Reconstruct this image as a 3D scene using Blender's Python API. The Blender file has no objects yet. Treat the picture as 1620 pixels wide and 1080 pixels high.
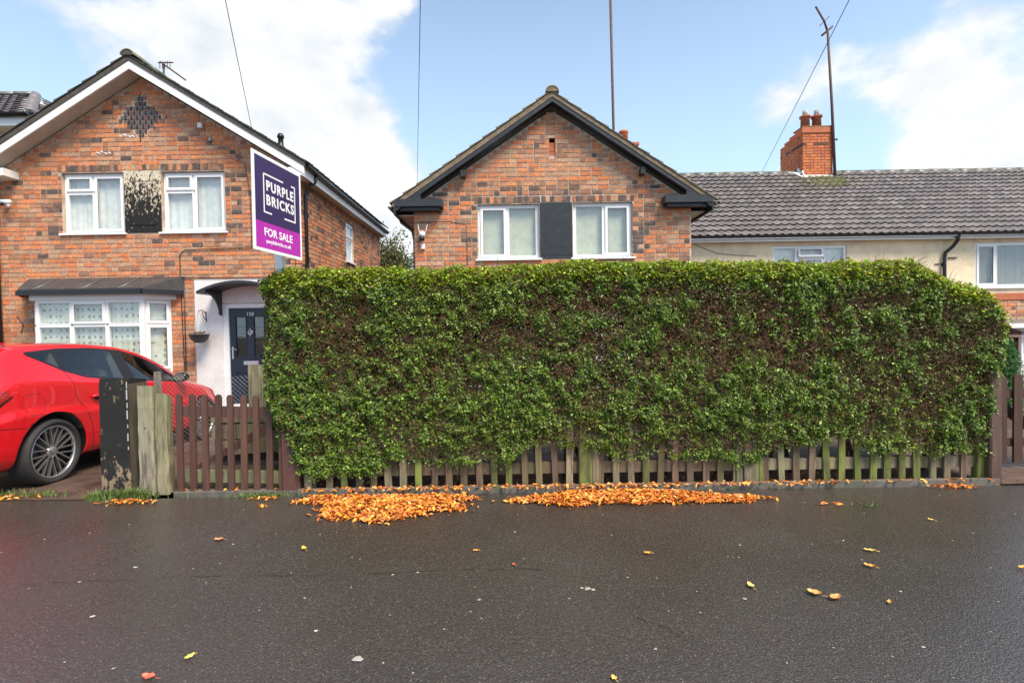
import bpy, bmesh, math, random
import numpy as np
from mathutils import Vector, Matrix
from mathutils.bvhtree import BVHTree
random.seed(7); np.random.seed(7)
rad = math.radians
S = bpy.context.scene
COL = S.collection

# ------------------------------------------------------------------ camera
cd = bpy.data.cameras.new('camera'); cam = bpy.data.objects.new('camera', cd); COL.objects.link(cam)
cd.sensor_width = 36.0; cd.lens = 36.0*800/1620; cd.clip_start = 0.05; cd.clip_end = 2000
cam.matrix_world = Matrix.Translation((0, 0, 1.45)) @ Matrix.Rotation(rad(88.8), 4, 'X') @ Matrix.Rotation(rad(-0.9), 4, 'Z')
S.camera = cam
# ------------------------------------------------------------------ sky, sun, exposure
SUN_EL, SUN_AZ = rad(54), rad(140)      # azimuth from +Y clockwise: behind the camera and to the right
S.view_settings.view_transform = 'Standard'; S.view_settings.look = 'None'
S.view_settings.exposure = 1.0; S.view_settings.gamma = 1.0; S.view_settings.use_curve_mapping = False
w = bpy.data.worlds.new('World'); S.world = w; w.use_nodes = True
NT = w.node_tree; NT.nodes.clear()
def wn(t, **k):
    n = NT.nodes.new(t)
    for a, b in k.items(): setattr(n, a, b)
    return n
def wmath(op, a, b=None, c=None):
    n = wn('ShaderNodeMath', operation=op)
    for i, v in enumerate((a, b, c)):
        if v is None: continue
        if isinstance(v, (int, float)): n.inputs[i].default_value = v
        else: NT.links.new(v, n.inputs[i])
    return n.outputs[0]
def build_sky():
    L = NT.links
    sky = wn('ShaderNodeTexSky', sky_type='NISHITA'); sky.sun_disc = False
    sky.sun_elevation = SUN_EL; sky.sun_rotation = SUN_AZ; sky.air_density = 1.0; sky.dust_density = 0.6; sky.ozone_density = 1.0
    tc = wn('ShaderNodeTexCoord')
    nrm = wn('ShaderNodeVectorMath', operation='NORMALIZE'); L.new(tc.outputs['Generated'], nrm.inputs[0])
    D = nrm.outputs[0]
    def noise(scale, det, off):
        mp = wn('ShaderNodeMapping'); mp.inputs['Location'].default_value = off; mp.inputs['Scale'].default_value = (1, 1, 1.5)
        L.new(D, mp.inputs[0])
        n = wn('ShaderNodeTexNoise'); n.inputs['Scale'].default_value = scale; n.inputs['Detail'].default_value = det
        n.inputs['Roughness'].default_value = 0.55; L.new(mp.outputs[0], n.inputs['Vector'])
        return n.outputs[0]
    n1 = noise(5.5, 8, (3.1, 1.7, 0.4)); n2 = noise(15.0, 6, (0.3, 4.2, 2.0)); n3 = noise(3.0, 4, (7.3, 0.2, 1.0)); n4 = noise(7.0, 7, (5.5, 3.3, 2.2))
    # cumulus banks: direction (azimuth deg from +Y to the right, elevation deg), angular radius deg, weight
    banks = CLOUD_BANKS
    tot = None
    for az, el, r, wt in banks:
        a, e = rad(az), rad(el)
        d = wn('ShaderNodeVectorMath', operation='DOT_PRODUCT'); L.new(D, d.inputs[0])
        d.inputs[1].default_value = (math.sin(a)*math.cos(e), math.cos(a)*math.cos(e), math.sin(e))
        k = 1.0/(rad(r*.86)**2)
        g = wmath('EXPONENT', wmath('MULTIPLY', wmath('SUBTRACT', d.outputs['Value'], 1.0), k))
        g = wmath('MULTIPLY', g, wt)
        tot = g if tot is None else wmath('ADD', tot, g)
    # the rest of the sky, behind and beside the camera, is the same broken cloud
    sep = wn('ShaderNodeSeparateXYZ'); L.new(D, sep.inputs[0])
    back = wn('ShaderNodeMapRange'); back.inputs['From Min'].default_value = 0.55; back.inputs['From Max'].default_value = 0.05
    L.new(sep.outputs[1], back.inputs['Value'])
    tot = wmath('ADD', tot, wmath('MULTIPLY', back.outputs[0], wmath('MULTIPLY', n3, 1.25)))
    m = wmath('ADD', tot, wmath('MULTIPLY', wmath('SUBTRACT', n1, 0.5), 2.2))
    m = wmath('ADD', m, wmath('MULTIPLY', wmath('SUBTRACT', n2, 0.5), 0.7))
    mr = wn('ShaderNodeMapRange', interpolation_type='SMOOTHSTEP'); mr.inputs['From Min'].default_value = 0.60; mr.inputs['From Max'].default_value = 1.22
    L.new(m, mr.inputs['Value'])
    # cloud colour: bright white with slightly grey-blue thin and lower parts
    cr = wn('ShaderNodeValToRGB'); cr.color_ramp.elements[0].position = 0.42; cr.color_ramp.elements[0].color = (CL*0.62, CL*0.68, CL*0.75, 1)
    cr.color_ramp.elements[1].position = 0.82; cr.color_ramp.elements[1].color = (CL*1.0, CL*.985, CL*.955, 1)
    L.new(wmath('ADD', wmath('ADD', wmath('MULTIPLY', n4, 0.75), wmath('MULTIPLY', n2, 0.3)), wmath('MULTIPLY', mr.outputs[0], 0.14)), cr.inputs[0])
    # sky: nishita lifted with a thin pale veil towards the horizon
    veil = wn('ShaderNodeMapRange'); veil.inputs['From Min'].default_value = 0.0; veil.inputs['From Max'].default_value = 0.58
    veil.inputs['To Min'].default_value = 0.86; veil.inputs['To Max'].default_value = 0.22
    L.new(sep.outputs[2], veil.inputs['Value'])
    mx = wn('ShaderNodeMix', data_type='RGBA'); L.new(veil.outputs[0], mx.inputs[0]); L.new(sky.outputs[0], mx.inputs[6])
    mx.inputs[7].default_value = (SKYP[0], SKYP[1], SKYP[2], 1)
    mc = wn('ShaderNodeMix', data_type='RGBA'); L.new(mr.outputs[0], mc.inputs[0]); L.new(mx.outputs[2], mc.inputs[6]); L.new(cr.outputs[0], mc.inputs[7])
    bg = wn('ShaderNodeBackground'); bg.inputs[1].default_value = 0.10; L.new(mc.outputs[2], bg.inputs[0])
    out = wn('ShaderNodeOutputWorld'); L.new(bg.outputs[0], out.inputs[0])
CL = 6.0
SKYP = (4.5, 6.1, 7.9)
CLOUD_BANKS = [
 (-30, 21, 5.5, 1.0), (-24, 23, 6, 1.0), (-18, 18.5, 6, 1.05), (-16, 14, 5, 1.0), (-20, 14, 6, .9), (-36, 17.5, 4.5, .8), (-13.5, 11, 4, .8), (-27, 26, 4, .55),
 (-41, 25, 4.5, .50), (-33, 29, 3.5, .5), (-26, 30.5, 4, .6), (-17, 31.5, 4, .6), (-12, 32.5, 3.5, .55),
 (42.5, 14.5, 3.2, 1.0), (39.5, 12, 3.0, .9), (45, 13, 4, 1.0), (38.6, 22, 4.2, .58), (42.8, 21, 3.6, .50), (47, 24, 4, .35), (29, 24, 3.5, .46), (28, 19, 3.5, .50), (34, 18.5, 4, .50), (24, 14, 4, .25)]
build_sky()
sd = bpy.data.lights.new('sun', 'SUN'); sd.energy = 3.2; sd.angle = rad(24); sd.color = (1.0, 0.89, 0.75)
sun = bpy.data.objects.new('sun', sd); COL.objects.link(sun)
sdir = Vector((math.sin(SUN_AZ)*math.cos(SUN_EL), math.cos(SUN_AZ)*math.cos(SUN_EL), math.sin(SUN_EL)))
sun.rotation_euler = sdir.to_track_quat('Z', 'Y').to_euler(); sun.location = sdir*60

# ------------------------------------------------------------------ helpers
WM = {}
def link(name, data, parent=None, mw=None):
    o = bpy.data.objects.new(name, data); COL.objects.link(o)
    mw = mw or Matrix.Identity(4)
    if parent is not None:
        o.parent = parent; o.matrix_parent_inverse = WM[parent].inverted()
    o.matrix_basis = mw; WM[o] = mw
    return o
def tag(o, label=None, cat=None, group=None, kind=None):
    if label: o['label'] = label
    if cat: o['category'] = cat
    if group: o['group'] = group
    if kind: o['kind'] = kind
    return o
def thing(name, loc, label, cat, group=None):
    return tag(link(name, None, None, Matrix.Translation(loc)), label, cat, group)
class MB:
    def __init__(s): s.v=[]; s.f=[]; s.c=[]; s.m=[]; s.col=(1,1,1); s.mi=0; s.sm=False
    def face(s, ids): s.f.append(ids); s.c.append(s.col); s.m.append(s.mi)
    def quad(s, a, b, c, d):
        n=len(s.v); s.v += [tuple(a),tuple(b),tuple(c),tuple(d)]; s.face((n,n+1,n+2,n+3))
    def poly(s, pts):
        n=len(s.v); s.v += [tuple(p) for p in pts]; s.face(tuple(range(n,n+len(pts))))
    def box(s, x0,x1,y0,y1,z0,z1, M=None):
        n=len(s.v); P=[(x0,y0,z0),(x1,y0,z0),(x1,y1,z0),(x0,y1,z0),(x0,y0,z1),(x1,y0,z1),(x1,y1,z1),(x0,y1,z1)]
        if M is not None: P=[tuple(M@Vector(p)) for p in P]
        s.v+=P
        for q in ((0,3,2,1),(4,5,6,7),(0,1,5,4),(1,2,6,5),(2,3,7,6),(3,0,4,7)): s.face(tuple(n+i for i in q))
    def bbox(s, x0,x1,y0,y1,z0,z1,b=.006,M=None):
        # box with chamfered long vertical/horizontal edges (extruded octagon along z)
        pts=[(x0+b,y0),(x1-b,y0),(x1,y0+b),(x1,y1-b),(x1-b,y1),(x0+b,y1),(x0,y1-b),(x0,y0+b)]
        s.prism([(p[0],p[1],z0) for p in pts],(0,0,z1-z0),M)
    def prism(s, pts, ext, M=None):
        n=len(s.v); k=len(pts); e=Vector(ext)
        P=[Vector(p) for p in pts]+[Vector(p)+e for p in pts]
        if M is not None: P=[M@p for p in P]
        s.v += [tuple(p) for p in P]
        s.face(tuple(n+i for i in range(k-1,-1,-1))); s.face(tuple(n+k+i for i in range(k)))
        for i in range(k):
            j=(i+1)%k; s.face((n+i,n+j,n+k+j,n+k+i))
    def tube(s, pts, r, seg=8, cap=True, M=None):
        pts=[Vector(p) for p in pts]; rs=r if isinstance(r,(list,tuple)) else [r]*len(pts)
        n=len(s.v); prev=None
        for i,p in enumerate(pts):
            d=(pts[min(i+1,len(pts)-1)]-pts[max(i-1,0)]).normalized()
            a=prev if prev is not None else (Vector((0,0,1)) if abs(d.z)<.9 else Vector((1,0,0)))
            u=(a-d*a.dot(d)).normalized(); v=d.cross(u); prev=u
            for k in range(seg):
                t=2*math.pi*k/seg; q=p+(u*math.cos(t)+v*math.sin(t))*rs[i]
                s.v.append(tuple(M@q if M is not None else q))
        for i in range(len(pts)-1):
            for k in range(seg):
                a=n+i*seg+k; b=n+i*seg+(k+1)%seg; s.face((a,b,b+seg,a+seg))
        if cap:
            s.face(tuple(n+k for k in range(seg-1,-1,-1))); s.face(tuple(n+(len(pts)-1)*seg+k for k in range(seg)))
    def lathe(s, prof, seg=24, M=None, axis='z', closed=False):
        n=len(s.v); m=len(prof)
        for k in range(seg):
            t=2*math.pi*k/seg
            for r,h in prof:
                p=Vector((r*math.cos(t),r*math.sin(t),h)) if axis=='z' else Vector((h,r*math.cos(t),r*math.sin(t)))
                s.v.append(tuple(M@p if M is not None else p))
        for k in range(seg):
            for i in range(m if closed else m-1):
                a=n+k*m+i; b=n+((k+1)%seg)*m+i; a2=n+k*m+(i+1)%m; b2=n+((k+1)%seg)*m+(i+1)%m
                s.face((a,b,b2,a2))
    def mesh(s, name, mats, smooth=None):
        me=bpy.data.meshes.new(name); me.from_pydata(s.v,[],s.f)
        if not isinstance(mats,(list,tuple)): mats=[mats]
        for m in mats: me.materials.append(m)
        me.polygons.foreach_set('material_index', s.m)
        at=me.color_attributes.new('Col','FLOAT_COLOR','CORNER')
        arr=[]
        for f,c in zip(s.f,s.c): arr += [c[0],c[1],c[2],1.0]*len(f)
        at.data.foreach_set('color', arr)
        if s.sm if smooth is None else smooth: me.polygons.foreach_set('use_smooth',[True]*len(s.f))
        me.update(); return me
    def build(s, name, mats, parent=None, smooth=None, mw=None, label=None, kind=None):
        o=link(name, s.mesh(name,mats,smooth), parent, mw)
        if label: o['label']=label
        if kind: o['kind']=kind
        return o

# ------------------------------------------------------------------ materials
def nd(nt, t, ins=None, **k):
    n=nt.nodes.new(t)
    for a,b in k.items(): setattr(n,a,b)
    for a,b in (ins or {}).items():
        if isinstance(b, bpy.types.NodeSocket): nt.links.new(b, n.inputs[a])
        else: n.inputs[a].default_value=b
    return n
def rgba(c): return (c[0],c[1],c[2],1)
def mat(name, base=(.5,.5,.5), rough=.6, spec=.5, metal=0, var=.25, vs=6, attr=False, bump=0, bs=40, stain=None, coat=0, stretch=None, det=5, rvar=0):
    """principled with position noise; stain=(colour, scale, lo, hi, strength)"""
    m=bpy.data.materials.new(name); m.use_nodes=True; nt=m.node_tree; b=nt.nodes['Principled BSDF']
    geo=nd(nt,'ShaderNodeNewGeometry'); vec=geo.outputs['Position']
    mp=nd(nt,'ShaderNodeMapping',{0:vec,'Scale':stretch or (1,1,1)}); vec2=mp.outputs[0]
    if attr: c=nd(nt,'ShaderNodeAttribute',attribute_name='Col').outputs['Color']
    else: c=nd(nt,'ShaderNodeRGB').outputs[0]; c.default_value=rgba(base)
    n=nd(nt,'ShaderNodeTexNoise',{'Vector':vec2,'Scale':vs,'Detail':det,'Roughness':.6})
    mr=nd(nt,'ShaderNodeMapRange',{'Value':n.outputs[0],'From Min':.3,'From Max':.7,'To Min':1-var,'To Max':1+var})
    mul=nd(nt,'ShaderNodeVectorMath',{0:c,1:mr.outputs[0]},operation='MULTIPLY'); c=mul.outputs[0]
    if stain:
        for st in (stain if isinstance(stain,list) else [stain]):
            sc,ss,lo,hi,stg=st
            n2=nd(nt,'ShaderNodeTexNoise',{'Vector':vec2,'Scale':ss,'Detail':7,'Roughness':.65})
            r2=nd(nt,'ShaderNodeMapRange',{'Value':n2.outputs[0],'From Min':lo,'From Max':hi,'To Min':0,'To Max':stg})
            mx=nd(nt,'ShaderNodeMix',{0:r2.outputs[0],6:c,7:rgba(sc)},data_type='RGBA'); c=mx.outputs[2]
    nt.links.new(c,b.inputs['Base Color'])
    b.inputs['Roughness'].default_value=rough; b.inputs['Metallic'].default_value=metal
    b.inputs['Specular IOR Level'].default_value=spec; b.inputs['Coat Weight'].default_value=coat; b.inputs['Coat Roughness'].default_value=.04
    if rvar:
        r3=nd(nt,'ShaderNodeMapRange',{'Value':n.outputs[0],'From Min':.3,'From Max':.7,'To Min':rough-rvar,'To Max':rough+rvar}); nt.links.new(r3.outputs[0],b.inputs['Roughness'])
    if bump:
        nb=nd(nt,'ShaderNodeTexNoise',{'Vector':vec2,'Scale':bs,'Detail':6,'Roughness':.65})
        bp=nd(nt,'ShaderNodeBump',{'Strength':min(bump,1.0),'Distance':.004*max(bump,1),'Height':nb.outputs[0]}); nt.links.new(bp.outputs[0],b.inputs['Normal'])
    return m
M = {}
M['brick']=mat('brick',attr=True,rough=.85,var=.38,vs=30,bump=1,bs=90,stain=[((.42,.33,.26),13,.52,.72,.5),((.09,.06,.05),26,.60,.74,.35),((.06,.05,.045),2.2,.62,.85,.25)])
M['mortar']=mat('mortar',(.54,.45,.36),rough=.95,var=.25,vs=12,bump=1,bs=120,stain=((.08,.07,.06),2.5,.52,.7,.7))
M['mortar_l']=mat('mortar_brown',(.50,.38,.29),rough=.95,var=.3,vs=12,bump=1,bs=120,stain=((.08,.06,.05),2.5,.5,.7,.7))
M['upvc']=mat('white_upvc',(.78,.78,.77),rough=.28,var=.04,vs=3,stain=((.45,.44,.40),6,.6,.9,.25))
M['white_board']=mat('white_board',(.74,.74,.72),rough=.4,var=.05,vs=3,stain=((.42,.43,.36),5,.55,.85,.35))
M['soffit']=mat('cream_soffit',(.52,.46,.38),rough=.6,var=.1,vs=3,stain=((.25,.22,.17),4,.5,.8,.5))
M['black_paint']=mat('black_paint',(.022,.024,.028),rough=.38,var=.25,vs=8,bump=.5,bs=30,stain=((.07,.07,.07),9,.55,.8,.5))
M['black_plastic']=mat('black_plastic',(.012,.012,.013),rough=.35,var=.1)
M['lead']=mat('dark_felt',(.050,.046,.046),rough=.55,var=.3,vs=7,bump=.6,bs=30,stain=((.16,.14,.12),6,.58,.8,.6))
M['render_white']=mat('white_render',(.72,.68,.66),rough=.8,var=.06,vs=4,bump=.8,bs=60,stain=((.48,.40,.36),3,.5,.8,.45))
M['render_cream']=mat('cream_render',(.80,.66,.45),rough=.85,var=.08,vs=3,bump=.8,bs=70,stain=[((.34,.27,.19),2.2,.5,.75,.5),((.10,.08,.06),7,.66,.78,.6)])
M['tile_grey']=mat('grey_concrete_tile',attr=True,rough=.42,var=.22,vs=12,bump=.7,bs=80,stain=[((.10,.12,.04),5,.62,.8,.5),((.32,.30,.27),30,.66,.74,.5)],spec=.6)
M['tile_brown']=mat('brown_mossy_tile',attr=True,rough=.7,var=.3,vs=10,bump=1,bs=60,stain=[((.13,.15,.03),8,.48,.7,.75),((.30,.26,.18),22,.6,.75,.4)])
M['tile_mossy']=mat('dark_green_mossy_tile',attr=True,rough=.7,var=.3,vs=10,bump=1,bs=60,stain=[((.05,.075,.018),8,.42,.66,.8)])
M['terracotta']=mat('terracotta',(.42,.12,.05),rough=.75,var=.2,vs=9,bump=.5,stain=((.12,.07,.04),8,.55,.75,.5))
M['orange_brick']=mat('orange_chimney_brick',attr=True,rough=.8,var=.2,vs=20,bump=.8,bs=80,stain=((.07,.05,.035),7,.6,.75,.7))
M['moss']=mat('moss',(.070,.078,.020),rough=.95,var=.4,vs=40,bump=1,bs=90,stain=((.04,.05,.015),20,.5,.7,.7))
M['cement']=mat('cement',(.42,.40,.37),rough=.9,var=.2,vs=14,bump=1,bs=60)
M['metal_grey']=mat('grey_metal',(.30,.30,.30),rough=.4,metal=.7,var=.1)
M['chrome']=mat('chrome',(.72,.72,.72),rough=.18,metal=1,var=.04)
M['rust']=mat('rusty_steel',(.09,.045,.035),rough=.7,var=.4,vs=12,bump=.4)
M['navy']=mat('navy_door',(.010,.017,.032),rough=.35,var=.12,vs=5,bump=.2)
M['wood_pale']=mat('weathered_pale_timber',attr=True,rough=.85,var=.35,vs=14,bump=1.2,bs=30,stretch=(1,1,.12),stain=[((.06,.045,.032),26,.47,.62,.75),((.05,.04,.03),7,.5,.75,.6),((.13,.16,.04),3,.5,.72,.6)])
M['wood_brown']=mat('red_brown_stained_timber',attr=True,rough=.6,var=.3,vs=14,bump=.8,bs=30,stretch=(1,1,.12),stain=[((.025,.014,.012),12,.55,.75,.6),((.26,.22,.18),40,.7,.78,.5)])
M['grass']=mat('grass',attr=True,rough=.7,var=.3,vs=10)
M['leaf_dry']=mat('orange_fallen_leaf',attr=True,rough=.5,var=.25,vs=40)
M['leaf']=None
M['twig']=mat('hedge_twig',attr=True,rough=.85,var=.3,vs=20)
M['bark']=mat('bark',(.10,.075,.055),rough=.9,var=.35,vs=14,bump=1,stretch=(1,1,.3))
M['soil']=mat('garden_soil',(.075,.055,.04),rough=.95,var=.4,vs=8,bump=1.5,bs=30,stain=((.05,.07,.02),3,.5,.7,.6))
M['drive']=mat('wet_brown_driveway',(.10,.062,.045),rough=.5,var=.3,vs=5,bump=1.2,bs=60,stain=((.04,.03,.022),2,.45,.7,.6),rvar=.15)
M['edging']=mat('concrete_edging',(.12,.11,.095),rough=.75,var=.3,vs=9,bump=1,bs=60,stain=((.06,.08,.025),5,.5,.7,.6))
M['plastic_white']=mat('white_plastic',(.75,.75,.74),rough=.35,var=.03)
M['dark_room']=mat('dark_room_wall',(.10,.09,.08),rough=.9,var=.1)
M['wire']=mat('cable_rubber',(.03,.03,.035),rough=.5,var=.1)
M['basket']=mat('dark_grey_basket',(.055,.065,.065),rough=.6,var=.2)
def leaf_material(name, trans=.25, rough=.33):
    m=bpy.data.materials.new(name); m.use_nodes=True; nt=m.node_tree; b=nt.nodes['Principled BSDF']
    c=nd(nt,'ShaderNodeAttribute',attribute_name='Col').outputs['Color']
    nt.links.new(c,b.inputs['Base Color']); b.inputs['Roughness'].default_value=rough; b.inputs['Specular IOR Level'].default_value=.5
    tr=nd(nt,'ShaderNodeBsdfTranslucent'); bc=nd(nt,'ShaderNodeVectorMath',{0:c,1:(1.5,1.6,.7)},operation='MULTIPLY'); nt.links.new(bc.outputs[0],tr.inputs[0])
    mx=nd(nt,'ShaderNodeMixShader',{0:trans}); nt.links.new(b.outputs[0],mx.inputs[1]); nt.links.new(tr.outputs[0],mx.inputs[2])
    nt.links.new(mx.outputs[0],nt.nodes['Material Output'].inputs[0]); return m
M['leaf']=leaf_material('privet_leaf',.24,.37)
M['tree_leaf']=leaf_material('tree_leaf',.3,.5)
def glass_material(name, tint=(.95,.97,.955), rough=.02, ior=1.5):
    m=bpy.data.materials.new(name); m.use_nodes=True; nt=m.node_tree; nt.nodes.remove(nt.nodes['Principled BSDF'])
    geo=nd(nt,'ShaderNodeNewGeometry'); dt=nd(nt,'ShaderNodeVectorMath',{0:geo.outputs['Normal'],1:geo.outputs['Incoming']},operation='DOT_PRODUCT').outputs['Value']
    ab=nd(nt,'ShaderNodeMath',{0:dt},operation='ABSOLUTE').outputs[0]; om=nd(nt,'ShaderNodeMath',{0:1.0,1:ab},operation='SUBTRACT').outputs[0]; p5=nd(nt,'ShaderNodeMath',{0:om,1:5.0},operation='POWER').outputs[0]
    fr=nd(nt,'ShaderNodeMath',{0:p5,1:.93,2:.065},operation='MULTIPLY_ADD'); t=nd(nt,'ShaderNodeBsdfTransparent',{0:rgba(tint)}); g=nd(nt,'ShaderNodeBsdfGlossy',{'Color':(1,1,1,1),'Roughness':rough})
    s2=nd(nt,'ShaderNodeMath',{0:fr.outputs[0],1:1.15},operation='MULTIPLY',use_clamp=True)
    mx=nd(nt,'ShaderNodeMixShader',{0:s2.outputs[0]}); nt.links.new(t.outputs[0],mx.inputs[1]); nt.links.new(g.outputs[0],mx.inputs[2])
    nt.links.new(mx.outputs[0],nt.nodes['Material Output'].inputs[0]); return m
M['glass']=glass_material('window_glass'); M['tinted_glass']=glass_material('tinted_car_glass',(.82,.88,.84))
def curtain_material(name, base, pattern=False):
    m=mat(name,base,rough=.9,var=.12,vs=8); nt=m.node_tree; b=nt.nodes['Principled BSDF']
    if pattern:
        src=b.inputs['Base Color'].links[0].from_socket
        geo=nd(nt,'ShaderNodeNewGeometry'); mp=nd(nt,'ShaderNodeMapping',{0:geo.outputs['Position'],'Scale':(1,.4,.8)})
        v=nd(nt,'ShaderNodeTexVoronoi',{'Vector':mp.outputs[0],'Scale':9.5,'Randomness':.18})
        r=nd(nt,'ShaderNodeValToRGB',{0:v.outputs['Distance']}); e=r.color_ramp.elements
        e[0].position=0.06; e[0].color=(.40,.40,.38,1); e[1].position=.46; e[1].color=(1,1,1,1)
        x=e.new(.14); x.color=(.9,.9,.9,1); x=e.new(.20); x.color=(.36,.36,.34,1); x=e.new(.29); x.color=(.36,.36,.34,1); x=e.new(.36); x.color=(1,1,1,1)
        mu=nd(nt,'ShaderNodeVectorMath',{0:src,1:r.outputs[0]},operation='MULTIPLY'); nt.links.new(mu.outputs[0],b.inputs['Base Color'])
    return m
M['net']=curtain_material('net_curtain',(.72,.72,.71)); M['lace']=curtain_material('lace_curtain',(.66,.67,.60),True)
M['blind']=curtain_material('beige_blind',(.55,.54,.43)); M['dark_curtain']=curtain_material('grey_curtain',(.22,.22,.21))
def asphalt():
    m=bpy.data.materials.new('wet_asphalt'); m.use_nodes=True; nt=m.node_tree; b=nt.nodes['Principled BSDF']
    P=nd(nt,'ShaderNodeNewGeometry').outputs['Position']
    big=nd(nt,'ShaderNodeTexNoise',{'Vector':P,'Scale':.55,'Detail':5,'Roughness':.6}).outputs[0]
    fine=nd(nt,'ShaderNodeTexNoise',{'Vector':P,'Scale':55,'Detail':6,'Roughness':.75}).outputs[0]
    vor=nd(nt,'ShaderNodeTexVoronoi',{'Vector':P,'Scale':115}); 
    base=nd(nt,'ShaderNodeMix',{0:big,6:(.022,.0175,.014,1),7:(.066,.054,.045,1)},data_type='RGBA').outputs[2]
    g=nd(nt,'ShaderNodeMapRange',{'Value':fine,'From Min':.3,'From Max':.7,'To Min':.45,'To Max':1.75}).outputs[0]
    base=nd(nt,'ShaderNodeVectorMath',{0:base,1:g},operation='MULTIPLY').outputs[0]
    # pale and reddish stone chips
    sep=nd(nt,'ShaderNodeSeparateColor',{0:vor.outputs['Color']})
    def spots(sock,thr,colr,src):
        k=nd(nt,'ShaderNodeMath',{0:sock,1:thr},operation='GREATER_THAN').outputs[0]
        dd=nd(nt,'ShaderNodeMath',{0:vor.outputs['Distance'],1:.42},operation='LESS_THAN').outputs[0]
        k=nd(nt,'ShaderNodeMath',{0:k,1:dd},operation='MULTIPLY').outputs[0]
        return nd(nt,'ShaderNodeMix',{0:k,6:src,7:rgba(colr)},data_type='RGBA').outputs[2]
    base=spots(sep.outputs[0],.965,(.17,.155,.135),base); base=spots(sep.outputs[1],.955,(.12,.06,.045),base); base=spots(sep.outputs[2],.95,(.09,.095,.09),base)
    vb=nd(nt,'ShaderNodeTexVoronoi',{'Vector':P,'Scale':17}); sb=nd(nt,'ShaderNodeSeparateColor',{0:vb.outputs['Color']})
    k=nd(nt,'ShaderNodeMath',{0:nd(nt,'ShaderNodeMath',{0:sb.outputs[0],1:.975},operation='GREATER_THAN').outputs[0],1:nd(nt,'ShaderNodeMath',{0:vb.outputs['Distance'],1:.085},operation='LESS_THAN').outputs[0]},operation='MULTIPLY').outputs[0]
    base=nd(nt,'ShaderNodeMix',{0:k,6:base,7:(.42,.40,.36,1)},data_type='RGBA').outputs[2]
    nt.links.new(base,b.inputs['Base Color'])
    wet=nd(nt,'ShaderNodeTexNoise',{'Vector':P,'Scale':.9,'Detail':4,'Roughness':.5}).outputs[0]
    rr=nd(nt,'ShaderNodeMapRange',{'Value':wet,'From Min':.35,'From Max':.65,'To Min':.25,'To Max':.45}).outputs[0]
    # standing film of water: smoother where it has pooled
    sp=nd(nt,'ShaderNodeSeparateXYZ',{0:P})
    def pool(cx,cy,rx,ry):
        ax=nd(nt,'ShaderNodeMath',{0:nd(nt,'ShaderNodeMath',{0:sp.outputs[0],1:cx},operation='SUBTRACT').outputs[0],1:rx},operation='DIVIDE').outputs[0]
        ay=nd(nt,'ShaderNodeMath',{0:nd(nt,'ShaderNodeMath',{0:sp.outputs[1],1:cy},operation='SUBTRACT').outputs[0],1:ry},operation='DIVIDE').outputs[0]
        d=nd(nt,'ShaderNodeMath',{0:nd(nt,'ShaderNodeMath',{0:ax,1:ax},operation='MULTIPLY').outputs[0],1:nd(nt,'ShaderNodeMath',{0:ay,1:ay},operation='MULTIPLY').outputs[0]},operation='ADD').outputs[0]
        d=nd(nt,'ShaderNodeMath',{0:d,1:nd(nt,'ShaderNodeMath',{0:wet,1:2.4},operation='MULTIPLY').outputs[0]},operation='ADD').outputs[0]
        return nd(nt,'ShaderNodeMapRange',{'Value':d,'From Min':2.3,'From Max':1.1,'To Min':0,'To Max':.17}).outputs[0]
    for q in ((-2.2,2.2,1.0,.7),(-4.2,3.3,1.6,.9),(3.9,3.2,1.1,.8)): rr=nd(nt,'ShaderNodeMath',{0:rr,1:pool(*q)},operation='SUBTRACT').outputs[0]
    nt.links.new(rr,b.inputs['Roughness']); b.inputs['Specular IOR Level'].default_value=.85
    hh=nd(nt,'ShaderNodeMath',{0:fine,1:nd(nt,'ShaderNodeMath',{0:vor.outputs['Distance'],1:-.8},operation='MULTIPLY').outputs[0]},operation='ADD').outputs[0]
    bp=nd(nt,'ShaderNodeBump',{'Strength':.7,'Distance':.006,'Height':hh}); nt.links.new(bp.outputs[0],b.inputs['Normal'])
    cw=nd(nt,'ShaderNodeMapRange',{'Value':nd(nt,'ShaderNodeMath',{0:rr,1:nd(nt,'ShaderNodeMath',{0:fine,1:.22},operation='MULTIPLY').outputs[0]},operation='ADD').outputs[0],'From Min':.54,'From Max':.30,'To Min':.18,'To Max':.72}).outputs[0]
    nt.links.new(cw,b.inputs['Coat Weight']); b.inputs['Coat Roughness'].default_value=.20; b.inputs['Coat IOR'].default_value=1.5
    bc=nd(nt,'ShaderNodeBump',{'Strength':.22,'Distance':.006,'Height':hh}); nt.links.new(bc.outputs[0],b.inputs['Coat Normal'])
    return m
M['asphalt']=asphalt()
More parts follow.
